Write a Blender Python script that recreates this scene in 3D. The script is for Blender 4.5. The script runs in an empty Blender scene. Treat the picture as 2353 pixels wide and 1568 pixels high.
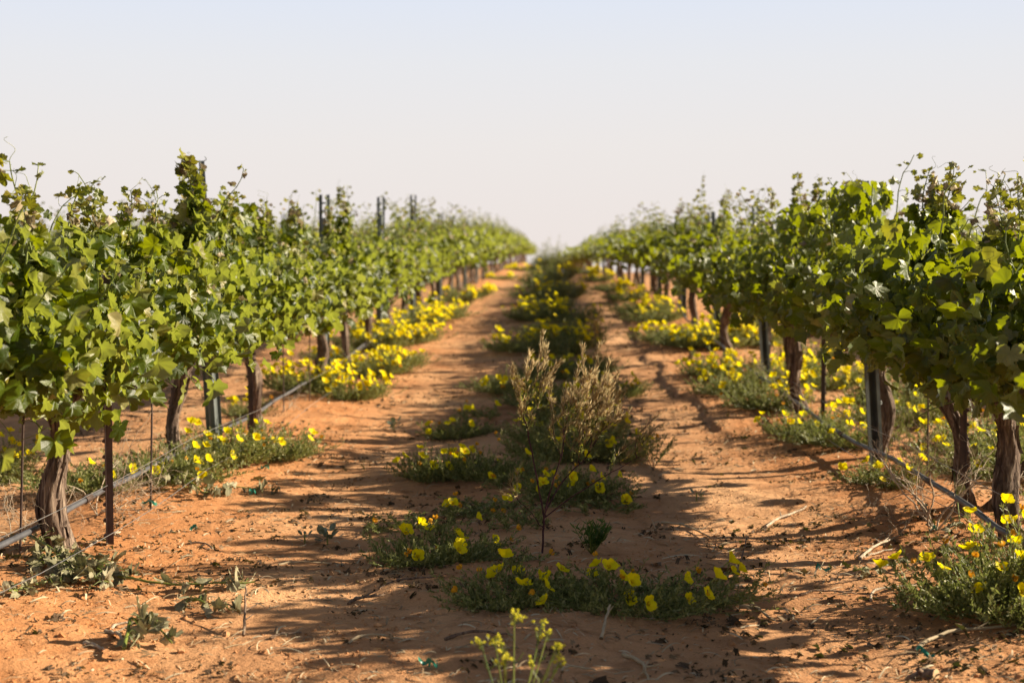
import bpy, math, random
import numpy as np
from mathutils import Vector, Matrix, Euler

R = math.radians
sc = bpy.context.scene
COL = sc.collection
PI = math.pi

# ------------------------------------------------------------------ camera, sky, sun, exposure
CAM_H = 0.97
FPX = 3267.0                      # focal length in the 2352 px wide frame
cam_d = bpy.data.cameras.new("camera")
cam = bpy.data.objects.new("camera", cam_d)
COL.objects.link(cam)
cam_d.sensor_width = 36.0
cam_d.lens = 36.0 * FPX / 2352.0
cam.location = (0, 0, CAM_H)
cam.rotation_euler = (R(90 - 2.96), 0, R(1.385))
cam_d.clip_start = 0.05
cam_d.clip_end = 3000
cam_d.dof.use_dof = True
cam_d.dof.focus_distance = 4.75
cam_d.dof.aperture_fstop = 3.0
cam_d.dof.aperture_blades = 8
sc.camera = cam

SUN_AZ = 74.0      # degrees to the right of the row direction (+Y)
SUN_EL = 25.8
world = bpy.data.worlds.new("World")
sc.world = world
world.use_nodes = True
wn, wl = world.node_tree.nodes, world.node_tree.links
wn.clear()
sky = wn.new("ShaderNodeTexSky")
sky.sky_type = 'NISHITA'
sky.sun_disc = False
sky.sun_elevation = R(SUN_EL)
sky.sun_rotation = R(SUN_AZ)
sky.altitude = 900
sky.air_density = 1.0
sky.dust_density = 3.0
sky.ozone_density = 1.5
# dusty air: the low sky is washed towards a pale warm grey by height above the horizon
tc = wn.new("ShaderNodeTexCoord")
sx = wn.new("ShaderNodeSeparateXYZ")
wl.new(tc.outputs["Generated"], sx.inputs[0])
ramp = wn.new("ShaderNodeValToRGB")
ramp.color_ramp.elements[0].position = 0.0
ramp.color_ramp.elements[0].color = (6.39, 5.74, 5.44, 1)
ramp.color_ramp.elements[1].position = 0.19
ramp.color_ramp.elements[1].color = (5.58, 5.99, 6.82, 1)
e = ramp.color_ramp.elements.new(0.085)
e.color = (6.36, 6.06, 5.93, 1)
e = ramp.color_ramp.elements.new(0.14)
e.color = (6.07, 6.11, 6.34, 1)
e = ramp.color_ramp.elements.new(0.42)
e.color = (1.2, 1.3, 1.7, 1)
wl.new(sx.outputs["Z"], ramp.inputs[0])
mr = wn.new("ShaderNodeMapRange")
mr.inputs[1].default_value = 0.20
mr.inputs[2].default_value = 0.42
mr.inputs[3].default_value = 1.0
mr.inputs[4].default_value = 0.62
wl.new(sx.outputs["Z"], mr.inputs[0])
mx = wn.new("ShaderNodeMix")
mx.data_type = 'RGBA'
wl.new(mr.outputs[0], mx.inputs[0])
wl.new(sky.outputs[0], mx.inputs[6])
wl.new(ramp.outputs[0], mx.inputs[7])
bg = wn.new("ShaderNodeBackground")
bg.inputs[1].default_value = 0.0535
wo = wn.new("ShaderNodeOutputWorld")
wl.new(mx.outputs[2], bg.inputs[0])
wl.new(bg.outputs[0], wo.inputs[0])

sun_d = bpy.data.lights.new("sun", 'SUN')
sun_d.energy = 5.0
sun_d.angle = R(0.6)
sun_d.color = (1.0, 0.86, 0.66)
sun = bpy.data.objects.new("sun", sun_d)
COL.objects.link(sun)
sdir = Vector((math.sin(R(SUN_AZ)) * math.cos(R(SUN_EL)), math.cos(R(SUN_AZ)) * math.cos(R(SUN_EL)), math.sin(R(SUN_EL))))
sun.rotation_euler = sdir.to_track_quat('Z', 'Y').to_euler()
sun.location = sdir * 30

sc.view_settings.view_transform = 'Standard'
sc.view_settings.look = 'None'
sc.view_settings.gamma = 1.0
sc.view_settings.use_curve_mapping = False
sc.view_settings.exposure = 1.32
sc.render.engine = 'CYCLES'
sc.cycles.max_bounces = 8
sc.cycles.transparent_max_bounces = 8

# ------------------------------------------------------------------ small helpers
def hash2(ix, iy, seed):
    h = (ix.astype(np.int64) * 374761393 + iy.astype(np.int64) * 668265263 + seed * 1274126177) & 0xffffffff
    h = ((h ^ (h >> 13)) * 1274126177) & 0xffffffff
    h = (h ^ (h >> 16)) & 0xffffffff
    return h.astype(np.float64) / 4294967295.0

def vn(x, y, seed=0):
    x = np.asarray(x, float); y = np.asarray(y, float)
    ix = np.floor(x); iy = np.floor(y)
    fx = x - ix; fy = y - iy
    fx = fx * fx * (3 - 2 * fx); fy = fy * fy * (3 - 2 * fy)
    a = hash2(ix, iy, seed); b = hash2(ix + 1, iy, seed)
    c = hash2(ix, iy + 1, seed); d = hash2(ix + 1, iy + 1, seed)
    return (a + (b - a) * fx) * (1 - fy) + (c + (d - c) * fx) * fy

def fbm(x, y, seed=0, oct=4):
    s = 0; a = 0.5
    for i in range(oct):
        s = s + a * (vn(x, y, seed + i * 17) - 0.5)
        x = x * 2.03 + 11.3; y = y * 2.03 + 5.7; a *= 0.5
    return s

PROF_Y = [-400, 0, 8, 11, 14, 18, 23, 29, 35, 50, 77, 100, 125, 160, 220, 400, 900]
PROF_L = [0, 0, 0, .06, .16, .32, .42, .52, .62, .85, 1.15, 1.32, 1.38, 1.15, -.3, -8, -30]
PROF_R = [0, 0, 0, .09, .22, .40, .56, .66, .72, .84, .74, .50, .10, -.6, -2.2, -10, -32]

def smooth_h(x, y):
    x = np.asarray(x, float); y = np.asarray(y, float)
    l = np.interp(y, PROF_Y, PROF_L); r = np.interp(y, PROF_Y, PROF_R)
    t = np.clip((x + 1.9) / 3.8, 0, 1); t = t * t * (3 - 2 * t)
    return l * (1 - t) + r * t

ROWS = [-11.8, -8.43, -5.06, -1.69, 1.69, 5.06]

def ground_h(x, y):
    x = np.asarray(x, float); y = np.asarray(y, float)
    h = smooth_h(x, y)
    ph = ((x + 1.69) / 3.38) - np.round((x + 1.69) / 3.38)
    dx = np.abs(ph) * 3.38                      # distance to the nearest row
    h = h - 0.055 * (1 - np.exp(-(dx / 0.45) ** 2))
    h = h + 0.03 * np.exp(-((dx - 1.69) / 0.4) ** 2)
    near = np.clip((60 - y) / 60, 0, 1)
    h = h + near * 0.075 * fbm(x * 1.1, y * 1.1, 3, 3)
    # wind ripples lying across the lane
    w = x * 0.55 + 1.7 * fbm(x * 1.3, y * 1.3, 9, 2)
    rip = vn(w * 1.6 + 3, y * 6.2 + 1.6 * fbm(x * 1.7, y * 2.0, 31, 2) * 6, 5)
    h = h + near * 0.022 * (rip - 0.5) * (0.5 + vn(x * .9, y * .9, 44))
    h = h + near * 0.020 * fbm(x * 7, y * 9, 21, 3)
    # the low crumbled edge between the right track and the bank
    ex = x - (0.98 + .22 * (vn(y * 1.3, y * 0 + 2, 8) - .5) + .07 * (vn(y * 6, y * 0, 12) - .5))
    on = np.clip((y - 7.5) / 1.5, 0, 1) * np.clip((30 - y) / 6, 0, 1) * (x < 1.69) * (x > 0)
    h = h + .028 * on * np.clip(ex / .03, 0, 1) * np.clip(1 - (ex - .03) / .5, 0, 1)
    # loose crumbly soil on the banks under the rows
    bank = np.exp(-((dx - 0.42) / 0.3) ** 2) * (vn(x * 1.8, y * 1.5, 77) > .35)
    h = h + near * bank * 0.035 * np.abs(fbm(x * 22, y * 22, 61, 2))
    return h

CAM_M = Euler(cam.rotation_euler).to_matrix()
def G(px, py):
    """where the line of sight through a point of the 2352 px wide photograph meets the ground"""
    d = CAM_M @ Vector(((px - 1176) / FPX, -(py - 784) / FPX, -1.0))
    t = 2.0
    step = 0.04
    while t < 400:
        p = Vector((0, 0, CAM_H)) + d * t
        if p.z < float(smooth_h(p.x, p.y)) - 0.02:
            break
        t += step; step *= 1.004
    return Vector((p.x, p.y, float(ground_h(p.x, p.y))))

def gz(x, y):
    return float(ground_h(x, y))

class MB:
    def __init__(self):
        self.v = []; self.f = []; self.n = 0
    def add(self, V, F, mat=0):
        V = np.asarray(V, float).reshape(-1, 3); F = np.asarray(F, int)
        self.f.append((F + self.n, mat)); self.v.append(V); self.n += len(V)
    def many(self, TV, TF, Ms, Ts, mat=0):
        """copies of a template under 3x3 matrices Ms and offsets Ts"""
        Ms = np.asarray(Ms, float); Ts = np.asarray(Ts, float)
        if len(Ts) == 0: return
        V = np.einsum('nij,mj->nmi', Ms, TV) + Ts[:, None, :]
        n, m = V.shape[:2]
        F = (TF[None] + (np.arange(n) * m)[:, None, None]).reshape(-1, TF.shape[1])
        self.add(V.reshape(-1, 3), F, mat)
    def mesh(self, name, mats, smooth=True):
        me = bpy.data.meshes.new(name)
        V = np.concatenate(self.v) if self.v else np.zeros((0, 3))
        me.vertices.add(len(V)); me.vertices.foreach_set("co", V.ravel())
        loops = np.concatenate([f.ravel() for f, _ in self.f])
        tot = np.concatenate([np.full(len(f), f.shape[1]) for f, _ in self.f])
        mi = np.concatenate([np.full(len(f), m) for f, m in self.f])
        start = np.concatenate([[0], np.cumsum(tot)[:-1]])
        me.loops.add(len(loops)); me.loops.foreach_set("vertex_index", loops.astype(np.int32))
        me.polygons.add(len(tot)); me.polygons.foreach_set("loop_start", start.astype(np.int32))
        me.polygons.foreach_set("material_index", mi.astype(np.int32))
        me.polygons.foreach_set("use_smooth", np.full(len(tot), smooth))
        for m in mats: me.materials.append(m)
        me.update(calc_edges=True)
        return me

def link(name, me, parent=None, loc=None, rot=None, scale=None):
    o = bpy.data.objects.new(name, me)
    COL.objects.link(o)
    if parent is not None: o.parent = parent
    if loc is not None: o.location = loc
    if rot is not None: o.rotation_euler = rot
    if scale is not None: o.scale = scale
    return o

def tag(o, label=None, cat=None, group=None, kind=None):
    if label: o['label'] = label
    if cat: o['category'] = cat
    if group: o['group'] = group
    if kind: o['kind'] = kind
    return o

def empty(name, loc, rz=0):
    o = bpy.data.objects.new(name, None)
    COL.objects.link(o); o.location = loc; o.rotation_euler = (0, 0, rz)
    o.empty_display_size = 0.1
    return o

def copy_tree(o, parent=None):
    c = o.copy(); COL.objects.link(c)
    if parent is not None: c.parent = parent
    for ch in list(o.children): copy_tree(ch, c)
    return c

def tube(pts, rad, sides=6, cap=True):
    P = np.asarray(pts, float); n = len(P)
    rad = np.broadcast_to(np.asarray(rad, float), (n,))
    T = np.gradient(P, axis=0); T /= np.linalg.norm(T, axis=1)[:, None] + 1e-9
    up = np.array([0, 0, 1.0]) if abs(T[0][2]) < .9 else np.array([1.0, 0, 0])
    N = np.zeros_like(P)
    a = np.cross(T[0], up); a /= np.linalg.norm(a)
    for i in range(n):
        a = a - T[i] * a.dot(T[i]); a /= np.linalg.norm(a) + 1e-9
        N[i] = a
    B = np.cross(T, N)
    th = np.arange(sides) * 2 * PI / sides
    V = P[:, None] + rad[:, None, None] * (np.cos(th)[None, :, None] * N[:, None] + np.sin(th)[None, :, None] * B[:, None])
    V = V.reshape(-1, 3)
    i = np.arange(n - 1)[:, None] * sides; j = np.arange(sides)[None]; k = (j + 1) % sides
    F = np.stack([i + j, i + k, i + k + sides, i + j + sides], -1).reshape(-1, 4)
    return V, F

def add_tube(mb, pts, rad, sides=6, mat=0, cap=False):
    V, F = tube(pts, rad, sides)
    base = mb.n
    mb.add(V, F, mat)
    if cap:
        for e0 in (0, len(V) - sides):
            c = V[e0:e0 + sides].mean(0)
            VV = np.concatenate([V[e0:e0 + sides], [c]])
            FF = np.array([[i, (i + 1) % sides, sides] for i in range(sides)])
            mb.add(VV, FF, mat)

def norm(a):
    return a / (np.linalg.norm(a, axis=-1, keepdims=True) + 1e-9)

def frames(tip, nrm, s):
    """n matrices whose columns are tip dir, side, normal, times size s"""
    t = norm(tip); n_ = nrm - t * (nrm * t).sum(-1, keepdims=True); n_ = norm(n_)
    b = np.cross(n_, t)
    M = np.stack([t, b, n_], -1)
    s = np.asarray(s, float)
    return M * (s[:, None, None] if s.ndim else s)

# ------------------------------------------------------------------ materials
def mat(name):
    m = bpy.data.materials.new(name); m.use_nodes = True
    nt = m.node_tree; nt.nodes.clear()
    out = nt.nodes.new("ShaderNodeOutputMaterial")
    b = nt.nodes.new("ShaderNodeBsdfPrincipled")
    nt.links.new(b.outputs[0], out.inputs[0])
    return m, nt, b, out

def nd(nt, kind, **kw):
    n = nt.nodes.new(kind)
    for k, v in kw.items(): setattr(n, k, v)
    return n

def rampn(nt, fac, stops, interp='LINEAR'):
    r = nt.nodes.new("ShaderNodeValToRGB")
    el = r.color_ramp.elements
    r.color_ramp.interpolation = interp
    while len(el) < len(stops): el.new(0.5)
    for e_, (p, c) in zip(el, stops):
        e_.position = p; e_.color = (*c, 1)
    if fac is not None: nt.links.new(fac, r.inputs[0])
    return r.outputs[0]

def noise(nt, scale, detail=4, rough=.55, vec=None, dist=0):
    n = nt.nodes.new("ShaderNodeTexNoise")
    n.inputs["Scale"].default_value = scale; n.inputs["Detail"].default_value = detail
    n.inputs["Roughness"].default_value = rough; n.inputs["Distortion"].default_value = dist
    if vec is not None: nt.links.new(vec, n.inputs["Vector"])
    return n.outputs[0]

def mapping(nt, scale=(1, 1, 1), coord="Object"):
    t = nt.nodes.new("ShaderNodeTexCoord"); m = nt.nodes.new("ShaderNodeMapping")
    m.inputs["Scale"].default_value = scale
    nt.links.new(t.outputs[coord], m.inputs[0])
    return m.outputs[0]

def mixc(nt, fac, a, b, blend='MIX'):
    m = nt.nodes.new("ShaderNodeMix"); m.data_type = 'RGBA'; m.blend_type = blend
    for sock, val in ((0, fac), (6, a), (7, b)):
        if isinstance(val, (int, float)): m.inputs[sock].default_value = val
        elif isinstance(val, tuple): m.inputs[sock].default_value = (*val, 1)
        else: nt.links.new(val, m.inputs[sock])
    return m.outputs[2]

def math_(nt, op, a, b=None):
    m = nt.nodes.new("ShaderNodeMath"); m.operation = op
    for i, v in enumerate((a, b)):
        if v is None: continue
        if isinstance(v, (int, float)): m.inputs[i].default_value = v
        else: nt.links.new(v, m.inputs[i])
    return m.outputs[0]

def bump(nt, h, strength, dist, b, prev=None):
    n = nt.nodes.new("ShaderNodeBump")
    n.inputs["Strength"].default_value = strength; n.inputs["Distance"].default_value = dist
    nt.links.new(h, n.inputs["Height"])
    if prev is not None: nt.links.new(prev, n.inputs["Normal"])
    if b is not None: nt.links.new(n.outputs[0], b.inputs["Normal"])
    return n.outputs[0]

def island(nt):
    g = nt.nodes.new("ShaderNodeNewGeometry")
    return g.outputs["Random Per Island"]

def leafy(name, stops, trans=.35, tcol=(0.30, .42, .03), rough=.42, spec=.5, under=None, bumps=True):
    m, nt, b, out = mat(name)
    c = rampn(nt, island(nt), stops)
    v = mapping(nt)
    c = mixc(nt, .55, c, rampn(nt, noise(nt, 38, 3, .6, v), [(.3, (.55, .55, .5)), (.7, (1.25, 1.2, 1.1))]), 'MULTIPLY')
    g = nt.nodes.new("ShaderNodeNewGeometry")
    if under is not None:
        c = mixc(nt, g.outputs["Backfacing"], c, mixc(nt, .65, c, under))
    nt.links.new(c, b.inputs["Base Color"])
    b.inputs["Roughness"].default_value = rough
    b.inputs["Specular IOR Level"].default_value = spec
    if bumps:
        bump(nt, noise(nt, 120, 3, .6, v), .35, .004, b)
    t = nt.nodes.new("ShaderNodeBsdfTranslucent")
    tc2 = mixc(nt, .6, c, tcol)
    nt.links.new(tc2, t.inputs[0])
    mxs = nt.nodes.new("ShaderNodeMixShader"); mxs.inputs[0].default_value = trans
    nt.links.new(b.outputs[0], mxs.inputs[1]); nt.links.new(t.outputs[0], mxs.inputs[2])
    nt.links.new(mxs.outputs[0], out.inputs[0])
    return m

M = {}
M['leaf'] = leafy("vine_leaf", [(0, (.013, .028, .001)), (.35, (.038, .066, .002)), (.7, (.082, .116, .004)), (.86, (.150, .170, .007)), (.94, (.22, .22, .07)), (1, (.36, .32, .14))],
                  trans=.40, tcol=(.42, .47, .003), rough=.42, spec=.36, under=(.20, .24, .13))
M['young'] = leafy("young_leaf", [(0, (.08, .11, .006)), (.5, (.15, .16, .012)), (1, (.24, .19, .02))],
                   trans=.38, tcol=(.42, .42, .02), rough=.4, spec=.5, under=(.25, .28, .15))
M['tan'] = leafy("dried_leaf", [(0, (.20, .15, .09)), (.5, (.38, .31, .20)), (1, (.52, .45, .30))],
                 trans=.2, tcol=(.5, .4, .2), rough=.6, spec=.3)
M['wilt'] = leafy("wilted_leaf", [(0, (.12, .115, .06)), (.5, (.25, .235, .14)), (1, (.42, .38, .26))],
                  trans=.12, tcol=(.3, .3, .1), rough=.65, spec=.2)
M['herb'] = leafy("herb_leaf", [(0, (.085, .100, .028)), (.5, (.185, .200, .068)), (1, (.40, .38, .17))],
                  trans=.3, tcol=(.30, .36, .07), rough=.55, spec=.3, bumps=False)
M['herb_dark'] = leafy("fresh_herb_leaf", [(0, (.03, .075, .012)), (1, (.08, .15, .03))], trans=.3, tcol=(.2, .34, .03), rough=.5, spec=.35, bumps=False)
M['grey_herb'] = leafy("grey_herb_leaf", [(0, (.14, .17, .11)), (1, (.28, .31, .22))], trans=.15, tcol=(.2, .25, .1), rough=.6, spec=.3, bumps=False)
M['petal'] = leafy("yellow_petal", [(0, (.95, .76, .003)), (.6, (.98, .86, .004)), (1, (.95, .88, .03))], trans=.45, tcol=(.98, .88, .006), rough=.6, spec=.2, bumps=False)
M['orange'] = leafy("wilted_petal", [(0, (.62, .24, .01)), (1, (.80, .42, .02))], trans=.25, tcol=(.8, .4, .02), rough=.7, spec=.2, bumps=False)
M['mustard'] = leafy("mustard_petal", [(0, (.62, .58, .02)), (1, (.80, .74, .10))], trans=.35, tcol=(.8, .8, .08), rough=.6, spec=.2, bumps=False)
M['grape'] = leafy("flower_cluster_berry", [(0, (.22, .28, .02)), (1, (.36, .40, .05))], trans=.25, tcol=(.5, .5, .05), rough=.5, bumps=False)
M['shoot'] = leafy("green_shoot", [(0, (.10, .16, .03)), (1, (.24, .27, .05))], trans=.15, tcol=(.4, .4, .05), rough=.4, spec=.5, bumps=False)
M['pod'] = leafy("dry_seed_pod", [(0, (.36, .23, .10)), (.5, (.56, .41, .19)), (1, (.72, .60, .32))], trans=.2, tcol=(.5, .35, .15), rough=.6, spec=.3, bumps=False)
M['straw'] = leafy("straw", [(0, (.20, .13, .07)), (.4, (.38, .28, .17)), (1, (.62, .53, .37))], trans=.05, rough=.7, spec=.2, bumps=False)
M['crumb'] = leafy("dead_leaf_crumb", [(0, (.035, .022, .015)), (.6, (.12, .075, .045)), (1, (.26, .18, .11))], trans=.05, rough=.8, spec=.15, bumps=False)

def bark_mat(name, dark, mid, light, zs=5):
    m, nt, b, out = mat(name)
    v = mapping(nt, (60, 60, zs))
    n1 = noise(nt, 1.0, 6, .65, v, .8)
    v2 = mapping(nt, (9, 9, 3))
    n2 = noise(nt, 1.0, 3, .5, v2)
    c = rampn(nt, n1, [(.32, dark), (.52, mid), (.72, light)])
    c = mixc(nt, .5, c, rampn(nt, n2, [(.3, (.55, .5, .5)), (.7, (1.3, 1.2, 1.1))]), 'MULTIPLY')
    nt.links.new(c, b.inputs["Base Color"])
    b.inputs["Roughness"].default_value = .9; b.inputs["Specular IOR Level"].default_value = .15
    bump(nt, n1, 1.0, .012, b)
    return m
M['bark'] = bark_mat("vine_bark", (.040, .027, .022), (.155, .112, .085), (.46, .37, .28))
M['twig'] = bark_mat("dead_twig", (.10, .065, .045), (.24, .17, .12), (.46, .37, .27), 12)
M['pale'] = bark_mat("bleached_wood", (.30, .23, .16), (.52, .44, .33), (.70, .62, .50), 12)
M['purple'] = bark_mat("purple_stem", (.045, .02, .025), (.10, .045, .05), (.20, .11, .09), 12)

def simple(name, col, rough=.5, metal=0., spec=.5, nz=30, var=.35, bmp=.2):
    m, nt, b, out = mat(name)
    v = mapping(nt)
    n1 = noise(nt, nz, 5, .6, v)
    c = mixc(nt, 1.0, col, rampn(nt, n1, [(.3, (1 - var,) * 3), (.7, (1 + var,) * 3)]), 'MULTIPLY')
    nt.links.new(c, b.inputs["Base Color"])
    b.inputs["Roughness"].default_value = rough; b.inputs["Metallic"].default_value = metal
    b.inputs["Specular IOR Level"].default_value = spec
    if bmp: bump(nt, noise(nt, nz * 4, 3, .6, v), bmp, .001, b)
    return m
M['steel'] = simple("galvanised_steel", (.115, .13, .125), .5, .6, .5, 14, .35, .1)
M['rust'] = simple("brown_painted_steel", (.062, .036, .030), .5, .2, .5, 25, .45, .3)
M['rod'] = simple("rusty_rod", (.07, .045, .035), .6, .3, .4, 60, .4, .3)
M['hose'] = simple("grey_plastic_tube", (.075, .075, .082), .45, 0, .5, 18, .3, .15)
M['wire'] = simple("zinc_wire", (.34, .33, .32), .38, .8, .5, 60, .3, 0)
M['tie'] = simple("green_plastic", (.01, .19, .12), .4, 0, .5, 60, .3, .2)
M['endgrain'] = simple("cut_wood_end", (.52, .36, .20), .85, 0, .2, 120, .3, .4)

def sand_mat():
    m, nt, b, out = mat("red_sand")
    v = mapping(nt)
    big = noise(nt, .9, 4, .55, v)
    midn = noise(nt, 7, 5, .6, v, .4)
    fine = noise(nt, 160, 3, .7, v)
    c = rampn(nt, big, [(.3, (.39, .190, .085)), (.5, (.51, .275, .132)), (.72, (.62, .365, .188))])
    c = mixc(nt, .8, c, rampn(nt, midn, [(.28, (.55, .48, .44)), (.48, (1, 1, 1)), (.8, (1.14, 1.12, 1.10))]), 'MULTIPLY')
    c = mixc(nt, .6, c, rampn(nt, fine, [(.3, (.72, .70, .68)), (.7, (1.25, 1.22, 1.2))]), 'MULTIPLY')
    # darker, redder turned soil along the rows
    tcn = nt.nodes.new("ShaderNodeTexCoord"); s = nt.nodes.new("ShaderNodeSeparateXYZ")
    nt.links.new(tcn.outputs["Object"], s.inputs[0])
    ax = math_(nt, 'ABSOLUTE', s.outputs["X"])
    d = math_(nt, 'ABSOLUTE', math_(nt, 'SUBTRACT', ax, 1.5))
    near = rampn(nt, math_(nt, 'ADD', d, math_(nt, 'MULTIPLY', math_(nt, 'SUBTRACT', midn, .5), 1.0)), [(.12, (1, 1, 1)), (.6, (0, 0, 0))])
    c = mixc(nt, math_(nt, 'MULTIPLY', near, .55), c, (.46, .175, .055))
    nt.links.new(c, b.inputs["Base Color"])
    b.inputs["Roughness"].default_value = .95; b.inputs["Specular IOR Level"].default_value = .12
    p = bump(nt, midn, .55, .03, None)
    n3 = noise(nt, 42, 5, .7, v)
    p = bump(nt, n3, .75, .012, None, p)
    bump(nt, fine, .7, .003, b, p)
    return m
M['sand'] = sand_mat()

# ------------------------------------------------------------------ the ground
def axis_y():
    ys = [-60, -40, -25, -15, -9, -5, -3, -1.5, -.5, .4, 1.2, 1.8]
    y = 2.3
    while y < 8.5: ys.append(y); y += .017
    s = .018
    while y < 900: ys.append(y); y += s; s = min(s * 1.035, 12)
    return np.array(ys)
def axis_x():
    xs = list(np.arange(-3.6, 3.6, .021))
    x = 3.6; s = .022; ext = []
    while x < 450: ext.append(x); x += s; s = min(s * 1.12, 14)
    return np.array([-e_ for e_ in ext[::-1]] + xs + ext)
AX, AY = axis_x(), axis_y()
XX, YY = np.meshgrid(AX, AY)
ZZ = ground_h(XX, YY)
mb = MB()
ny, nx = XX.shape
ii = (np.arange(ny - 1)[:, None] * nx + np.arange(nx - 1)[None])
F = np.stack([ii, ii + 1, ii + nx + 1, ii + nx], -1).reshape(-1, 4)
mb.add(np.stack([XX, YY, ZZ], -1), F)
ground = link("ground", mb.mesh("ground", [M['sand']]))
tag(ground, kind="structure")

# ------------------------------------------------------------------ grape leaf templates
LEAF_PTS = [(0, 1), (7, .87), (13, .90), (20, .77), (26, .70), (34, .82), (41, .80), (53, .95), (61, .83), (70, .82), (84, .65),
            (98, .76), (112, .80), (124, .70), (138, .68), (156, .54), (170, .26)]
def leaf_template(seed, hi=True):
    rg = random.Random(seed)
    pts = LEAF_PTS if hi else [LEAF_PTS[i] for i in (0, 4, 7, 10, 12, 15)]
    left = [(a, r) for a, r in pts]; right = [(-a, r) for a, r in pts[1:]][::-1]
    allp = left + right
    n = len(allp)
    th = np.array([R(a) for a, _ in allp]); r = np.array([q * rg.uniform(.9, 1.08) for _, q in allp])
    k1, k2, k3, fold = rg.uniform(-.9, .3), rg.uniform(.08, .32), rg.uniform(0, 6.28), rg.uniform(-.7, .6)
    curl = rg.uniform(-1.0, .2)
    def z(rr, tt):
        x = rr * np.cos(tt); y = rr * np.sin(tt)
        return curl * .55 * x * np.abs(x) + fold * np.abs(y) + k1 * .35 * y * y + k2 * rr * np.sin(3 * tt + k3) + .07 * rr * np.sin(9 * tt + k3) + .05 * rr * np.sin(14 * tt + k3 * 2)
    if hi:
        ro = r; ri = r * .5
        V = [(0, 0, 0)] + [(a * math.cos(t), a * math.sin(t), float(z(a, t))) for a, t in zip(ri, th)] + \
            [(a * math.cos(t), a * math.sin(t), float(z(a, t))) for a, t in zip(ro, th)]
        T = []
        for i in range(n - 0):
            j = (i + 1) % n
            if i == n // 2: continue                 # the gap at the stalk
            T.append((0, 1 + i, 1 + j))
            T.append((1 + i, 1 + n + i, 1 + n + j)); T.append((1 + i, 1 + n + j, 1 + j))
        return np.array(V), np.array(T)
    V = [(0, 0, 0)] + [(a * math.cos(t), a * math.sin(t), float(z(a, t))) for a, t in zip(r, th)]
    T = [(0, 1 + i, 1 + (i + 1) % n) for i in range(n) if i != n // 2]
    return np.array(V), np.array(T)
LEAF_HI = [leaf_template(s, True) for s in range(10)]
LEAF_LO = [leaf_template(s + 20, False) for s in range(4)]

def crumple(tpl, seed):
    V, T = tpl
    rg = np.random.default_rng(seed)
    V = V.copy()
    a = V[:, 1] * 2.2; rr = .45
    V[:, 2] += .55 * np.sin(a * 1.7 + seed) + rg.normal(0, .09, len(V))
    V[:, 1] *= .5
    V[:, 0] *= .8
    V[:, 2] -= V[0, 2]
    return V, T
LEAF_CR = [crumple(LEAF_HI[s], s + 1) for s in range(4)]

# ------------------------------------------------------------------ grapevines
def trunk_mesh(seed, height=.5, r0=.050, lean=(0, 0), hi=True, arms=True, twist=0):
    rg = np.random.default_rng(seed)
    mbt = MB()
    n = 30 if hi else 9; sides = 26 if hi else 8
    t = np.linspace(0, 1, n)
    px = lean[0] * t + .03 * np.sin(t * rg.uniform(3, 6) + rg.uniform(0, 6)) * np.sin(t * PI) + twist * np.sin(t * PI)
    py = lean[1] * t + .03 * np.sin(t * rg.uniform(3, 6) + rg.uniform(0, 6)) * np.sin(t * PI)
    pz = -.06 + t * (height + .06)
    P = np.stack([px, py, pz], -1)
    rad = r0 * (1.0 - .35 * t + .35 * np.exp(-t * 9) + .30 * np.exp(-((t - 1) / .10) ** 2) + .10 * np.sin(t * 9 + rg.uniform(0, 6)))
    V, F = tube(P, rad, sides)
    # long fibrous ridges that wind a little round the trunk
    k = np.arange(sides)[None] ; tt = t[:, None]
    th = k / sides * 2 * PI + tt * rg.uniform(-1.4, 1.4)
    ridge = np.zeros((n, sides))
    for q in range(5):
        ridge += rg.uniform(.04, .12) * np.sin(th * (2 + q * 2) + rg.uniform(0, 6) + 2.2 * np.sin(tt * rg.uniform(2, 7)))
    ridge += rg.normal(0, .045, (n, sides)) if hi else 0
    C = np.repeat(P, sides, 0)
    V = C + (V - C) * (1 + ridge.reshape(-1, 1))
    mbt.add(V, F)
    top = P[-1]
    if arms:
        for s in (-1, 1):
            m = 14 if hi else 5
            u = np.linspace(0, 1, m)
            L = .92
            A = np.stack([top[0] * (1 - u) + .02 * np.sin(u * 6 + seed + s), top[1] + s * L * u, top[2] - .02 + .05 * np.sin(u * PI / 2) * (u < 2) + .012 * np.sin(u * 11 + seed)], -1)
            ra = r0 * (.62 - .30 * u) * (1 + .12 * np.sin(u * 23 + seed))
            add_tube(mbt, A, ra, 9 if hi else 5)
            # spurs
            for q in range(7 if hi else 0):
                b = A[1 + 2 * q if 1 + 2 * q < m else m - 1]
                add_tube(mbt, [b, b + np.array([rg.normal(0, .015), rg.normal(0, .01), .035]), b + np.array([rg.normal(0, .02), rg.normal(0, .015), .06])], [.016, .012, .009], 6, 0, True)
    if hi:
        for q in range(26):                        # peeling bark strips
            i0 = rg.integers(2, n - 9); ln = rg.integers(4, 8)
            a0 = rg.uniform(0, 2 * PI)
            idx = np.arange(i0, i0 + ln)
            rr = rad[idx] * (1.08 + .35 * np.abs(np.linspace(-1, 1, ln)) ** 3 * rg.uniform(0, 1))
            Pn = P[idx] + np.stack([np.cos(a0 + idx * .05) * rr, np.sin(a0 + idx * .05) * rr, np.zeros(ln)], -1)
            w = rg.uniform(.003, .007)
            side = np.array([-math.sin(a0), math.cos(a0), 0]) * w
            VV = np.concatenate([Pn - side, Pn + side]); FF = np.array([[i, i + 1, ln + i + 1, ln + i] for i in range(ln - 1)])
            mbt.add(VV, FF)
    return mbt.mesh("vine_trunk", [M['bark']])

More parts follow.
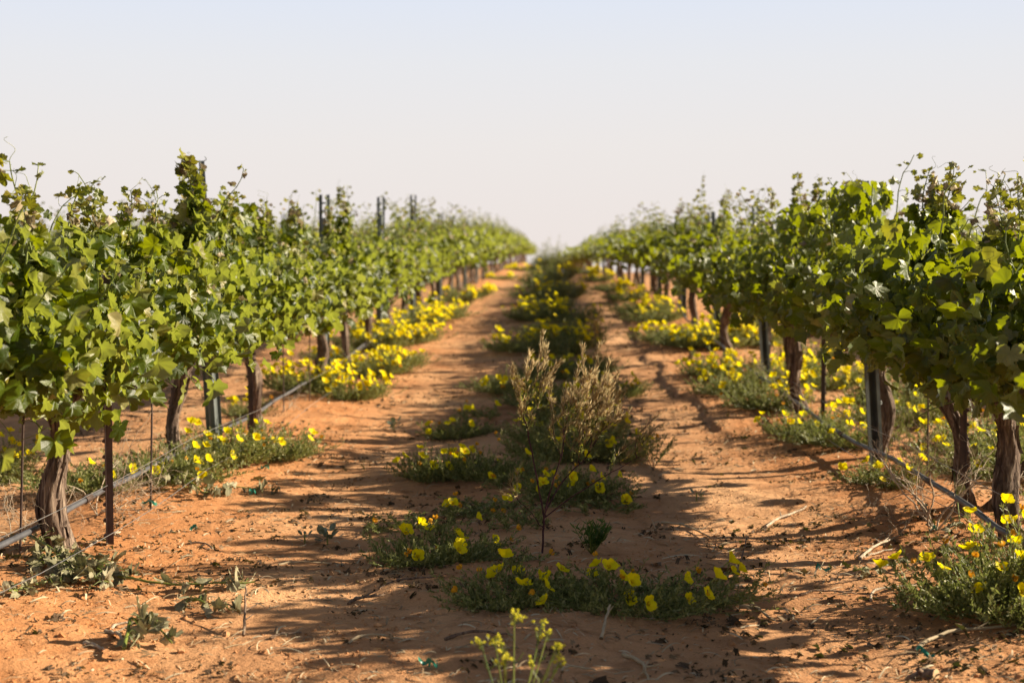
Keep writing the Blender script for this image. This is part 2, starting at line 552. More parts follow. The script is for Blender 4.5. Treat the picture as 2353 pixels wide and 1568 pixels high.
def canopy_meshes(seed, hi=True, fullness=1.0, tall=1.0, droop=.22, half=1.0, dry=.3, spread=.34):
    rg = np.random.default_rng(seed)
    green = []; young = []; tan = []      # (pos, tip, normal, size)
    mbs = MB()
    tendr = []
    ys = np.arange(-half, half, .070 if hi else .095)
    z0 = .54
    clusters = []
    for y0 in ys:
        for rep in range(2 if rg.random() < .55 * fullness else 1):
            y = y0 + rg.normal(0, .025)
            L = rg.uniform(.45, .70) * tall
            kind = rg.random()
            dr = kind < droop
            if kind > .90: L = rg.uniform(.78, .98) * tall
            d = np.array([rg.normal(0, .55), rg.normal(0, .25), 1.0]); d /= np.linalg.norm(d)
            if dr:
                d = np.array([rg.choice([-1, 1]) * rg.uniform(.8, 1.2), rg.normal(0, .5), .45]); L = rg.uniform(.30, .55); d /= np.linalg.norm(d)
            p = np.array([rg.normal(0, .015), y, z0 + .03]); P = [p.copy()]
            step = .045; n = int(L / step)
            for i in range(n):
                t = i / n
                d = d + rg.normal(0, .10, 3)
                if dr: d[2] -= .22
                else:
                    d[2] += .10; d[0] -= p[0] * .55 if abs(p[0]) > spread * .7 else 0
                    if t > .8: d = d + rg.normal(0, .22, 3)
                d /= np.linalg.norm(d)
                p = p + d * step
                if dr and p[2] < .51 + .05 * math.sin(y * 5 + seed): break
                P.append(p.copy())
            P = np.array(P)
            if len(P) < 4: continue
            tt = np.linspace(0, 1, len(P))
            add_tube(mbs, P, .0052 * (1 - .72 * tt), 5 if hi else 3)
            T = np.gradient(P, axis=0); T = norm(T)
            sgn = rg.choice([-1, 1])
            for i in range(1, len(P)):
                t = tt[i]; sgn = -sgn
                nl = 1 + (rg.random() < (.95 * fullness if t < .75 else .45)) + (rg.random() < (.4 if t < .6 else .1))
                for q in range(nl):
                    out = np.array([sgn * rg.uniform(.5, 1.2), rg.normal(0, .8), rg.uniform(-.1, .6)])
                    if q: out = rg.normal(0, 1, 3)
                    out /= np.linalg.norm(out)
                    pl = rg.uniform(.04, .085) * (1 - .6 * t)
                    if q: pl *= 1.5
                    base = P[i] + out * pl
                    if hi and q == 0 and rg.random() < .8:
                        add_tube(mbs, [P[i], P[i] + out * pl * .5 + [0, 0, .006], base], [.0017, .0014, .0012], 3)
                    s = rg.uniform(.036, .066) * (1 - .62 * max(0, t - .35) / .65)
                    if q: s *= rg.uniform(.55, .9)
                    sx_ = np.sign(base[0]) if abs(base[0]) > .04 else rg.choice([-1, 1])
                    nn = np.array([sx_ * rg.uniform(.5, 1.3), rg.normal(0, .55), rg.uniform(.0, .9)])
                    tip = np.array([out[0] * .5, out[1] * .6 + rg.normal(0, .3), -rg.uniform(.3, 1.2)])
                    if t > .82: tip = out + T[i] * .8; nn = rg.normal(0, 1, 3)
                    rec = (base, tip, nn, s)
                    if t > .80: rec = (base, tip, nn, s * .85)
                    if t > .80:
                        (tan if rg.random() < dry * .5 else young).append(rec)
                    elif rg.random() < .045 * (1 + dry): tan.append(rec)
                    elif rg.random() < .10: young.append(rec)
                    else: green.append(rec)
            # tendrils near the tips
            if hi:
                for q in range(2):
                    if rg.random() < .22:
                        i = rg.integers(len(P) // 2, len(P)); b = P[i]; dd = norm(rg.normal(0, 1, 3) + np.array([0, 0, .7])); a = norm(np.cross(dd, rg.normal(0, 1, 3)))
                        u = np.linspace(0, 1, 12); Ln = rg.uniform(.08, .18)
                        C = b + dd * (u * Ln)[:, None] + a[None] * (.035 * np.sin(u ** 2 * rg.uniform(3, 8)))[:, None] - np.array([0, 0, .05])[None] * (u ** 2)[:, None]
                        add_tube(mbs, C, .0013 * (1 - .5 * u), 3)
            if rg.random() < .35 and not dr:
                clusters.append(P[2] + np.array([rg.choice([-1, 1]) * .06, 0, -.02]))
    # inner leaves that close the wall
    nf = int(880 * fullness)
    for q in range(nf):
        b = np.array([rg.normal(0, .19), rg.uniform(-half, half), rg.triangular(.52, .70, 1.04 * tall)])
        nn = np.array([np.sign(b[0]) * rg.uniform(.6, 1.3), rg.normal(0, .5), rg.uniform(-.1, .7)])
        green.append((b, np.array([rg.normal(0, .4), rg.normal(0, .5), -1.0]), nn, rg.uniform(.034, .064)))
    def keep(rec):
        z_, y_ = rec[0][2], abs(rec[0][1]) / half
        return z_ > .47 + .20 * y_ ** 2 + .05 * math.sin(rec[0][1] * 9 + seed)
    green, young, tan = [r_ for r_ in green if keep(r_)], [r_ for r_ in young if keep(r_)], [r_ for r_ in tan if keep(r_)]
    mbl = MB()
    tpls = LEAF_HI if hi else LEAF_LO
    for m_, lst in enumerate((green, young, tan)):
        if not lst: continue
        tp = LEAF_CR if (m_ == 2 and hi) else tpls
        for k, tpl in enumerate(tp):
            sub = lst[k::len(tp)]
            if not sub: continue
            Ms = frames(np.array([s[1] for s in sub]), np.array([s[2] for s in sub]), np.array([s[3] for s in sub]) * (1.0 if hi else .98))
            mbl.many(tpl[0], tpl[1], Ms, np.array([s[0] for s in sub]), m_)
    leaves = mbl.mesh("vine_foliage", [M['leaf'], M['young'], M['tan']])
    shoots = mbs.mesh("vine_shoots", [M['shoot']])
    return leaves, shoots, clusters

def cluster_mesh(seed):
    rg = np.random.default_rng(seed)
    mbc = MB()
    add_tube(mbc, [(0, 0, .03), (0, .005, 0), (.004, 0, -.09)], [.0015, .0015, .0008], 4, 1)
    oct_v = np.array([(1, 0, 0), (-1, 0, 0), (0, 1, 0), (0, -1, 0), (0, 0, 1), (0, 0, -1)], float)
    oct_f = np.array([(0, 2, 4), (2, 1, 4), (1, 3, 4), (3, 0, 4), (2, 0, 5), (1, 2, 5), (3, 1, 5), (0, 3, 5)])
    n = 190
    u = rg.random(n) ** .8; a = rg.uniform(0, 2 * PI, n)
    rr = (.026 * (1 - u) + .006) * np.sqrt(rg.random(n)) * (1 + .3 * np.sin(a * 3))
    T = np.stack([rr * np.cos(a), rr * np.sin(a), .005 - u * .105], -1)
    mbc.many(oct_v, oct_f, np.eye(3)[None] * rg.uniform(.0018, .003, n)[:, None, None], T, 0)
    return mbc.mesh("grape_cluster", [M['grape'], M['shoot']])
CLUSTERS = [cluster_mesh(3), cluster_mesh(4)]

HI = [canopy_meshes(100 + i, True, tall=(1.0, .94, 1.08, 1.0, .95, 1.04)[i], droop=(.22, .3, .2, .26, .34, .24)[i], dry=(.35, .5, .25, .45, .3, .5)[i]) for i in range(6)]
LO = [canopy_meshes(200 + i, False, fullness=1.6, droop=.10, tall=1.0, dry=.3) for i in range(3)]
TR_HI = [trunk_mesh(10 + i, .55, (.042, .036, .040, .046, .038)[i], [(0, .0), (.04, .05), (-.03, -.05), (.02, .08), (0, -.04)][i], twist=(0, .02, -.02, .03, -.015)[i]) for i in range(5)]
TR_LO = [trunk_mesh(30 + i, .55, .036, (.02 * i - .02, .03), hi=False) for i in range(3)]

ORD = ["first", "second", "third", "fourth", "fifth", "sixth", "seventh", "eighth", "ninth", "tenth", "eleventh", "twelfth", "thirteenth",
       "fourteenth", "fifteenth", "sixteenth", "seventeenth", "eighteenth", "nineteenth", "twentieth"]

def vine(x, y, rz, canopy, trunk, label, group, zs=1.0, xs=1.0, clusters=0, own_trunk=None):
    t = empty("grapevine", (x, y, gz(x, y)), 0)
    tag(t, label, "grapevine", group)
    tr = link("trunk", own_trunk or trunk, t, rot=(0, 0, rz))
    lv, sh, cl = canopy
    up = .09 if 0 < x < 3 else .03
    f = link("foliage", lv, t, loc=(0, 0, up), rot=(0, 0, rz), scale=(xs, 1, zs * (1 - up * .8)))
    s = link("shoots", sh, t, loc=(0, 0, up * .6), rot=(0, 0, rz), scale=(xs, 1, zs * (1 - up * .5)))
    rr = random.Random(int(y * 100))
    c_, s_ = math.cos(rz), math.sin(rz)
    for q in cl[:clusters]:
        link("grape_cluster", CLUSTERS[rr.randrange(2)], s, loc=(q[0] * 2.6, q[1], q[2]), rot=(0, 0, rr.uniform(0, 6)), scale=(1.1,) * 3)
    return t

def T_left(y): return float(np.interp(y, [0, 6, 10, 18, 40, 80], [.84, .99, 1.01, 1.06, 1.18, 1.26]))
def T_right(y): return float(np.interp(y, [0, 4.5, 5.7, 7.5, 9, 15, 22, 35, 55, 100], [.86, .90, .97, 1.03, 1.03, .98, .90, .83, .80, .80]))

rn = random.Random(5)
near_l = [1.2, 3.0, 4.83, 6.73, 8.43, 10.6, 12.3, 13.9]
near_r = [1.5, 3.35, 5.05, 5.75, 7.28, 9.1, 9.95, 11.3, 12.8]
lab_l = {4.83: "nearest grapevine in the left row with thick shaggy trunk", 6.73: "grapevine with a bleached curved trunk behind the brown stake, left row",
         8.43: "third grapevine trunk from the front of the left row, pale on its right side", 3.0: "grapevine foliage cut off by the left edge of the photo",
         1.2: "grapevine beside the camera in the left row"}
lab_r = {5.05: "nearest grapevine in the right row with twisted dark trunk at the right edge", 5.75: "grapevine with two bent trunks behind the dead stick, right row",
         7.28: "grapevine just right of the steel post in the right row", 9.1: "leaning grapevine trunk left of the steel post in the right row",
         3.35: "grapevine foliage filling the right edge of the photo", 1.5: "grapevine beside the camera in the right row"}

def build_row(name, X, near, labs, Tf, end, group, first=0):
    ys = list(near)
    y = ys[-1]
    while y < end:
        y += 1.75 + rn.uniform(-.12, .12)
        ys.append(y)
    for i, y in enumerate(ys):
        x = X + rn.uniform(-.05, .05)
        rz = rn.choice([0, PI])
        if y in labs: lab = labs[y]
        elif i < 20: lab = "%s grapevine from the front in the %s row" % (ORD[i], name)
        else: lab = "small blurred grapevine far up the %s row" % name
        hi = y < 17 and abs(X) < 3
        can = HI[(i * 5 + (2 if X > 0 else 0)) % 6] if hi or (y < 26 and i % 2) else LO[rn.randrange(3)]
        tr = TR_HI[i % 5] if y < 22 else TR_LO[i % 3]
        own = None
        if y == 6.73: own = trunk_mesh(71, .52, .038, (.0, .0), twist=-.035)
        if y == 4.83: own = trunk_mesh(72, .52, .041, (.05, .0))
        if y == 8.43: own = trunk_mesh(73, .52, .040, (.07, .0))
        if y == 5.05 and X > 0: own = trunk_mesh(74, .52, .043, (-.06, .0), twist=.01)
        if y == 5.75: own = trunk_mesh(75, .50, .034, (.16, .0), twist=-.05, arms=False)
        if y == 9.1: own = trunk_mesh(76, .52, .040, (.10, .02))
        zs = Tf(y) * rn.uniform(.97, 1.04)
        v = vine(x, y, rz, can, tr, lab, group, zs, (1.0 if y < 4.5 else 1.28 if X > 0 else 1.18) * (1.3 if y > 18 else 1) if abs(X) < 3 else 1.1, 3 if y < 9 and abs(X) < 3 else 0, own)
        if y == 5.75:
            link("trunk", trunk_mesh(77, .47, .030, (.16, -.05), twist=.12, arms=False), v, loc=(.05, .03, 0))

build_row("left", -1.69, near_l, lab_l, T_left, 118, "grapevines of the left row")
build_row("right", 1.69, near_r, lab_r, T_right, 108, "grapevines of the right row")
build_row("second left", -5.06, [6.2, 8.1], {}, T_left, 88, "grapevines of the second row on the left")
build_row("third left", -8.43, [14.2, 16.1], {}, T_left, 84, "grapevines of the third row on the left")
build_row("fourth left", -11.8, [21.0, 22.9], {}, T_left, 80, "grapevines of the fourth row on the left")
build_row("second right", 5.06, [4.2, 6.0], {}, T_right, 50, "grapevines of the second row on the right")

# tall shoots standing above the hedge line, as the photograph shows them
def leader(px, py, X, below=.40, leafy_=1.0, seed=0, dx=0):
    d = abs(X) * FPX / abs(px - 1255)
    ztip = CAM_H + (615 - py) * d / FPX
    v = min((o for o in COL.objects if o.name.startswith("grapevine") and o.parent is None and abs(o.location.x - X) < .3), key=lambda o: abs(o.location.y - d))
    rg = np.random.default_rng(seed + int(px)); n = 16; u = np.linspace(0, 1, n)
    P = np.stack([X + dx * (u - 1) + .02 * np.sin(u * 5 + seed) * u - v.location.x, d + .03 * np.sin(u * 4 + seed * 2) - v.location.y, ztip - below * (1 - u) - v.location.z], -1)
    m = MB(); add_tube(m, P, .0045 * (1.15 - .8 * u), 5, 0)
    rec = [[], [], []]
    for i in range(n):
        for q in range(int(1.6 + 2.9 * leafy_ * (1 - .35 * u[i]))):
            o_ = norm(rg.normal(0, 1, 3) * [1, 1, .5]); pl = .055 * (1 - .6 * u[i])
            b_ = P[i] + o_ * pl; m_ = 0 if u[i] < (.6 if leafy_ < 1.85 else .8) else (1 if rg.random() < (.65 if leafy_ < 1.85 else .93) else 2)
            rec[m_].append((b_, o_ + [0, 0, -.5 + u[i] * 1.2], np.array([np.sign(-X) * .6, -.3, .4]) + rg.normal(0, .6, 3), rg.uniform(.035, .06) * (1.1 - (.70 if leafy_ < 1.85 else .40) * u[i])))
            add_tube(m, [P[i], b_], .0012, 3, 0)
    for k in range(2):
        b_ = P[-1 - k * 3]; dd = norm(rg.normal(0, 1, 3) + [0, 0, 1.2]); a_ = norm(np.cross(dd, rg.normal(0, 1, 3))); w_ = np.linspace(0, 1, 14)
        add_tube(m, b_ + dd * (w_ * .07)[:, None] + a_[None] * (.018 * np.sin(w_ ** 2 * 6))[:, None], .0012 * (1 - .5 * w_), 3, 0)
    for m_, lst in enumerate(rec):
        if lst:
            V, F = (LEAF_CR if m_ == 2 else LEAF_HI)[seed % 4]
            m.many(V, F, frames(np.array([s_[1] for s_ in lst]), np.array([s_[2] for s_ in lst]), np.array([s_[3] for s_ in lst])), np.array([s_[0] for s_ in lst]), m_ + 1)
    link("long_shoot", m.mesh("long_shoot", [M['shoot'], M['leaf'], M['young'], M['tan']]), v)
for k_, a_ in enumerate([(40, 372, -1.5, .38, .6), (72, 430, -1.5, .35, 1), (160, 432, -1.6, .3, .5), (205, 455, -1.6, .25, 1), (295, 438, -1.6, .3, .6), (345, 478, -1.6, .2, 1), (436, 366, -1.56, .45, 1.9), (462, 392, -1.60, .42, 1.3), (425, 450, -1.6, .3, 1.5), (515, 440, -1.6, .3, 1.1),
                         (600, 470, -1.6, .25, 1.2), (675, 468, -1.6, .3, 1.2), (787, 432, -1.6, .5, 1.8), (760, 480, -1.6, .4, 1.5),
                         (1610, 408, 1.6, .75, .7), (1560, 462, 1.6, .5, 1), (1662, 440, 1.6, .4, 1), (1770, 438, 1.6, .4, .8), (1832, 402, 1.6, .42, 1.4), (1880, 422, 1.6, .3, 1), (1955, 425, 1.6, .25, 1.1), (2118, 398, 1.55, .35, 1.4), (2165, 388, 1.6, .4, 1.5), (2140, 420, 1.6, .3, 1.5), (2285, 430, 1.5, .35, 1.2), (2335, 420, 1.5, .35, 1.4)]):
    leader(*a_, seed=k_)

def bulge(X, ya, yb, xa, xb, za, zb, n, seed):
    """leaves of one vine that hang out on the lane side"""
    v = min((o for o in COL.objects if o.name.startswith("grapevine") and o.parent is None and abs(o.location.x - X) < .3), key=lambda o: abs(o.location.y - (ya + yb) / 2))
    rg = np.random.default_rng(seed); m = MB(); ms_ = MB()
    L = np.array(v.location)
    zc = .55 * (1 if X < 0 else .98)
    ca = np.array([X - .01, ya, float(smooth_h(X, ya)) + zc]) - L; cb = np.array([X - .01, yb, float(smooth_h(X, yb)) + zc]) - L
    add_tube(ms_, [ca, (ca + cb) / 2, cb], .007, 5)
    for k in range(max(4, n // 20)):
        t0 = rg.uniform(.05, .95); r0_ = ca + (cb - ca) * t0
        e_ = np.array([rg.uniform(xa, xb), 0, rg.uniform(za + .1, zb)]) - L; e_[1] = r0_[1] + rg.normal(0, .12)
        u = np.linspace(0, 1, 10)[:, None]; mid_ = np.array([e_[0], (r0_[1] + e_[1]) / 2, r0_[2] + .08])
        C = (1 - u) ** 2 * r0_ + 2 * u * (1 - u) * mid_ + u ** 2 * e_
        add_tube(ms_, C, .0042 * (1.1 - .6 * u[:, 0]), 4)
        for q in range(2):
            b0 = C[rg.integers(4, 10)]; dd = norm(rg.normal(0, 1, 3) + [-np.sign(X) * .8, 0, -.2]); a_ = norm(np.cross(dd, rg.normal(0, 1, 3))); w_ = np.linspace(0, 1, 14)
            add_tube(ms_, b0 + dd * (w_ * rg.uniform(.06, .14))[:, None] + a_[None] * (.028 * np.sin(w_ ** 2 * rg.uniform(3, 8)))[:, None], .0014 * (1 - .4 * w_), 3)
    b = np.stack([rg.uniform(xa, xb, n), rg.uniform(ya, yb, n), rg.uniform(za, zb, n)], -1) - L
    nn = np.stack([-np.sign(X) * rg.uniform(.4, 1.3, n), rg.normal(0, .6, n), rg.uniform(-.1, .9, n)], -1)
    tp = np.stack([rg.normal(0, .5, n), rg.normal(0, .6, n), rg.uniform(-1.2, -.2, n)], -1); sz = rg.uniform(.034, .066, n)
    for q in range(10):
        i = slice(q, None, 10); m.many(*LEAF_HI[q], frames(tp[i], nn[i], sz[i]), b[i], 0 if q else 1)
    link("foliage", m.mesh("hanging_foliage", [M['leaf'], M['young']]), v); link("shoots", ms_.mesh("hanging_shoots", [M['shoot']]), v)
bulge(1.69, 6.55, 7.5, 1.38, 1.58, .72, 1.36, 210, 1)
bulge(1.69, 7.6, 8.7, 1.38, 1.6, .72, 1.32, 170, 2)
bulge(1.69, 5.3, 6.4, 1.3, 1.55, .58, 1.15, 190, 3)
bulge(1.69, 4.2, 5.2, 1.3, 1.55, .52, 1.05, 160, 4)
bulge(-1.69, 6.7, 7.5, -1.6, -1.45, .58, 1.30, 110, 5)
bulge(-1.69, 5.0, 6.2, -1.6, -1.4, .60, 1.12, 110, 6)
bulge(-1.69, 4.1, 4.9, -1.62, -1.40, .43, 1.08, 120, 7)
bulge(-1.69, 7.9, 9.2, -1.62, -1.42, .60, 1.2, 100, 8)

# ------------------------------------------------------------------ posts, stakes, wires, tubes
def post_mesh(h=1.55, slot=.13):
    # rolled steel section with a rounded ridge and two side flanges
    prof = [(-.040, .012), (-.023, .012), (-.020, .0), (-.017, -.018), (-.009, -.027), (.009, -.027), (.017, -.018), (.020, .0), (.023, .012), (.040, .012)]
    th = .0028
    P = np.array(prof)
    T = np.gradient(P, axis=0); T = T / np.linalg.norm(T, axis=1)[:, None]
    N = np.stack([-T[:, 1], T[:, 0]], -1)
    O = P + N * th; I = P - N * th
    m = MB(); n = len(P)
    def seg(idx, z0, z1):
        idx = list(idx)
        ring = np.concatenate([O[idx], I[idx][::-1]])
        k = len(ring)
        V = np.concatenate([np.c_[ring, np.full(k, z0)], np.c_[ring, np.full(k, z1)]])
        F = np.array([[i, (i + 1) % k, (i + 1) % k + k, i + k] for i in range(k)])
        m.add(V, F)
        q = len(idx)
        F2 = np.array([[i, i + 1, 2 * q - 2 - i, 2 * q - 1 - i] for i in range(q - 1)])
        m.add(V[:k], F2[:, ::-1]); m.add(V[k:], F2)
    seg(range(n), -.15, h - slot)
    for q in range(3):                                   # the ridge is pierced by slots near the top
        z0 = h - slot + q * slot / 3
        seg((0, 1, 2, 3), z0, z0 + slot / 3); seg((6, 7, 8, 9), z0, z0 + slot / 3)
        seg((3, 4, 5, 6), z0 + slot * .26, z0 + slot / 3) if q < 2 else None
    return m.mesh("post", [M['steel']], smooth=False)
def hook_mesh():
    m = MB()
    for s in (-1, 1):
        add_tube(m, [(s * .040, .012, 0), (s * .050, .008, .004), (s * .050, .004, .016), (s * .043, .004, .018)], .0022, 5)
    return m.mesh("wire_hook", [M['steel']])
POST, HOOK = post_mesh(1.0, .12), hook_mesh()

def post(x, y, h, lean, face, label, group):
    t = empty("trellis_post", (x, y, gz(x, y)), 0)
    tag(t, label, "trellis post", group)
    rot = (0, lean, 0)
    p = link("post_body", POST, t, rot=(0, lean, face), scale=(1, 1, h))
    if y < 13:
        for k in range(int(h / .3)):
            z = .3 + k * .3
            link("wire_hook", HOOK, p, loc=(0, 0, z / h), scale=(1, 1, 1 / h))
    return t
ypos = [7.2, 10.75, 14.45, 17.9, 22.7, 25.0, 29.6, 34, 38.5, 43, 48, 53, 58, 64]
hts = [1.50, 1.47, 1.50, 1.56, 1.43, 1.42, 1.42] + [1.42] * 10
for i, y in enumerate(ypos):
    g_ = "steel posts of the left row"
    lab = "%s steel trellis post from the front of the left row" % ORD[i] if i < 7 else "far blurred steel post in the left row"
    post(-1.69 + .02 * math.sin(i * 3), y, hts[i], -.055 if i == 0 else rn.uniform(-.015, .015), 0.15, lab, g_)
ypos = [7.05, 10.9, 13.9, 17.5, 21.2, 25, 29, 33, 37, 42]
hts = [1.40, 1.36, 1.30, 1.22, 1.1, 1.05, 1.0, .95, .9, .9]
for i, y in enumerate(ypos):
    lab = "%s steel trellis post from the front of the right row" % ORD[i] if i < 7 else "far blurred steel post in the right row"
    post((1.63, 1.68, 1.68)[min(i, 2)], y, hts[i], .075 if i < 3 else rn.uniform(0, .04), PI + .35, lab, "steel posts of the right row")
for X, n0, nm in ((-5.06, 9, "second"), (-8.43, 16, "third"), (-11.8, 24, "fourth")):
    for k in range(9):
        y = n0 + k * 4.6
        post(X, y, 1.52, rn.uniform(-.02, .02), .1, "steel post showing above the %s row on the left, number %s" % (nm, ORD[k]) if False else
             "%s steel post from the front above the %s row on the left" % (ORD[k], nm), "steel posts of the far left rows")

def tstake_mesh(h):
    m = MB()
    # T section: broad flange facing the lane and a stem behind, studs along the flange
    def box(x0, x1, y0, y1, z0, z1):
        V = np.array([(x, y, z) for z in (z0, z1) for x, y in ((x0, y0), (x1, y0), (x1, y1), (x0, y1))])
        F = np.array([(0, 3, 2, 1), (4, 5, 6, 7), (0, 1, 5, 4), (1, 2, 6, 5), (2, 3, 7, 6), (3, 0, 4, 7)])
        m.add(V, F)
    box(-.004, -.0008, -.018, .018, -.2, h)
    box(-.0006, .022, -.002, .002, -.2, h - .002)
    return m.mesh("stake", [M['rust']], smooth=False), None
def stud_mesh():
    m = MB()
    u = np.linspace(0, PI, 7)
    V = [(-.0045 - .009 * math.sin(a), w, -.007 * math.cos(a)) for w in (-.009, .009) for a in u]
    F = np.array([[i, i + 1, 7 + i + 1, 7 + i] for i in range(6)])
    m.add(V, F); m.add(V, np.array([[0, 1, 2, 3, 4, 5, 6][::-1]])); m.add(V, np.array([[7, 8, 9, 10, 11, 12, 13]]))
    return m.mesh("stud", [M['rust']], smooth=False)
STUD = stud_mesh()
def tstake(p, h, rz, lean, label):
    t = empty("metal_stake", (p[0], p[1], gz(p[0], p[1])), rz)
    t.rotation_euler = (0, lean, rz)
    tag(t, label, "stake", "studded brown stakes")
    b_ = link("stake_body", tstake_mesh(h)[0], t)
    for k in range(int(h / .056)): link("stud", STUD, b_, loc=(0, 0, .03 + k * .056))
tstake(G(247, 1262), .95, .25, .0, "brown studded steel stake in front of the nearest left grapevine")
tstake((-1.63, 7.75), 1.0, .25, -.01, "brown studded stake between the steel post and third left trunk")
tstake((1.66, 5.62), .95, 2.9, .02, "brown studded stake behind the bent double trunk on the right")
tstake((1.66, 8.5), .95, 2.9, .0, "brown studded stake left of the nearest steel post on the right")

def rod(x, y, h, lean, label, tie=False):
    m = MB()
    add_tube(m, [(0, 0, -.1), (lean * .5 * h, 0, h * .5), (lean * h, .01, h)], .0042, 6, 0, True)
    t = empty("training_rod", (x, y, gz(x, y)))
    tag(t, label, "rod", "thin rusty training rods")
    link("rod_body", m.mesh("rod", [M['rod']]), t)
    if tie:
        link("plastic_tie", tie_mesh(3), t, loc=(0, 0, .015))
def tie_mesh(seed, s=1.0):
    rg = np.random.default_rng(seed)
    m = MB()
    for k in range(3):
        n = 9; u = np.linspace(0, 1, n)
        a = rg.uniform(0, 6); L = .035 * s
        P = np.stack([np.cos(a + u * 3) * L * u, np.sin(a + u * 2.5) * L * u, .006 + .016 * np.sin(u * PI * rg.uniform(1, 2)) ** 2], -1)
        W = norm(rg.normal(0, 1, (n, 3)) * .3 + np.array([0, .4, 1])) * .006 * s
        V = np.concatenate([P - W, P + W]); F = np.array([[i, i + 1, n + i + 1, n + i] for i in range(n - 1)])
        m.add(V, F)
    return m.mesh("plastic_tie", [M['tie']])
p = G(345, 1178); rod(p.x, p.y, .9, .03, "thin rusty rod with green tie at its foot between the first two left trunks", True)
rod(-1.78, 4.72, .85, .05, "thin rod leaning on the left side of the nearest left trunk")
rod(-1.73, 9.3, .9, .0, "thin rod just beyond the third left trunk")
rod(-1.66, 9.9, .9, .01, "thin rod in front of the yellow flower mound on the left")
rod(1.78, 6.65, .8, .0, "thin rod left of a pair right of the near post on the right")
rod(1.86, 6.45, .8, .03, "thin rod right of a pair right of the near post on the right")

def along(X, z, y0, y1, seed, step=.35, wob=.03, sag=.02):
    ys = np.arange(y0, y1, step)
    x = X + wob * 2 * fbm(ys * .6, ys * 0 + seed, seed, 2)
    zz = smooth_h(x, ys) + z + sag * 2 * fbm(ys * .8, ys * 0 + 3, seed + 5, 2)
    return np.stack([x, ys, zz], -1)
def line(name, label, cat, X, z, y0, y1, r, mt, seed, sides=6, group=None, **kw):
    P = along(X, z, y0, y1, seed, **kw)
    o = P[0].copy(); P = P - o
    m = MB(); add_tube(m, P, r, sides, 0, True)
    ob = link(name, m.mesh(name, [mt]), loc=tuple(o)); tag(ob, label, cat, group)
    return ob
line("drip_tube", "grey plastic drip irrigation tube along the foot of the left row", "irrigation tube", -1.75, .085, 1, 60, .0105, M['hose'], 3, 10, wob=.05, sag=.05)
line("drip_tube", "grey plastic drip irrigation tube along the foot of the right row", "irrigation tube", 1.58, .095, 1, 60, .0115, M['hose'], 6, 10, wob=.07, sag=.08)
def coupling(tube_, ys_, X, r):
    for y_ in ys_:
        V = np.array([v.co for v in tube_.data.vertices])
        V = V[:(len(V) - 22) // 10 * 10].reshape(-1, 10, 3).mean(1) + np.array(tube_.location)
        p_ = np.array([np.interp(y_ + d_, V[:, 1], V[:, i]) if i != 1 else y_ + d_ for d_ in (-.035, 0, .035) for i in range(3)]).reshape(3, 3)
        m = MB(); add_tube(m, p_ - p_[1], [r, r * 1.1, r], 10, 0, True)
        link("hose_coupling", m.mesh("hose_coupling", [M['rod']]), tube_, loc=tuple(p_[1] - np.array(tube_.location)))
for o_ in list(COL.objects):
    if o_.name.startswith("drip_tube"):
        coupling(o_, (5.35, 7.1, 9.0) if o_.location.x < 0 else (4.1, 5.9, 7.6), 0, .0145)
for X, s_, side in ((-1, 0, "left"), (1, 50, "right")):
    line("trellis_wire", "lowest slack wire on the lane side of the %s row" % side, "wire", X * 1.50, .075, 1, 14, .0016, M['wire'], 11 + s_, 4, "trellis wires", wob=.05, sag=.04)
    line("trellis_wire", "wire just above the drip tube of the %s row" % side, "wire", X * 1.56, .20, 1, 40, .0016, M['wire'], 12 + s_, 4, "trellis wires", wob=.04, sag=.03)
    line("trellis_wire", "wire carrying the vine arms of the %s row" % side, "wire", X * 1.69, .53, 1, 60, .0016, M['wire'], 13 + s_, 4, "trellis wires", wob=.01, sag=.01)
    line("trellis_wire", "wire through the foliage of the %s row" % side, "wire", X * 1.72, .86, 1, 60, .0016, M['wire'], 14 + s_, 4, "trellis wires", wob=.01, sag=.01)

# ------------------------------------------------------------------ wild flowers
def flower_mesh(seed, openness=.75, r=.0238):
    rg = np.random.default_rng(seed)
    m = MB()
    for k in range(4):
        a0 = k * PI / 2 + rg.normal(0, .12)
        nu, nv = 6, 7
        u = np.linspace(0, 1, nu); v = np.linspace(-1, 1, nv)
        V = []
        for a in u:
            w = .10 + .74 * math.sin(a ** .8 * PI * .62)
            for b in v:
                rr = a * (1 - .32 * b * b * a - .17 * max(0, 1 - abs(b) * 2.5) * a)
                x = rr; y = b * w * a ** .5
                z = (1 - openness) * 1.35 * a ** .8 + .22 * openness * a * a * b * b + .07 * math.sin(b * 4 + k * 2 + seed) * a + rg.normal(0, .06) * a
                V.append((x * math.cos(a0) - y * math.sin(a0), x * math.sin(a0) + y * math.cos(a0), z + .010 * k))
        F = np.array([[i * nv + j, i * nv + j + 1, (i + 1) * nv + j + 1, (i + 1) * nv + j] for i in range(nu - 1) for j in range(nv - 1)])
        m.add(np.array(V) * r, F, 0)
    for k in range(8):
        a = k * PI / 4 + .3
        add_tube(m, [(0, 0, 0), (math.cos(a) * r * .18, math.sin(a) * r * .18, r * .3), (math.cos(a) * r * .24, math.sin(a) * r * .24, r * .42)], [r * .015, r * .015, r * .05], 3, 1)
    add_tube(m, [(0, 0, -r * .75), (0, 0, -r * .2), (0, 0, .01 * r)], [r * .05, r * .08, r * .14], 5, 2)
    return m.mesh("flower", [M['petal'], M['orange'], M['shoot']])
FLOWERS = [flower_mesh(1, .66), flower_mesh(2, .45), flower_mesh(3, .56), flower_mesh(4, .35)]
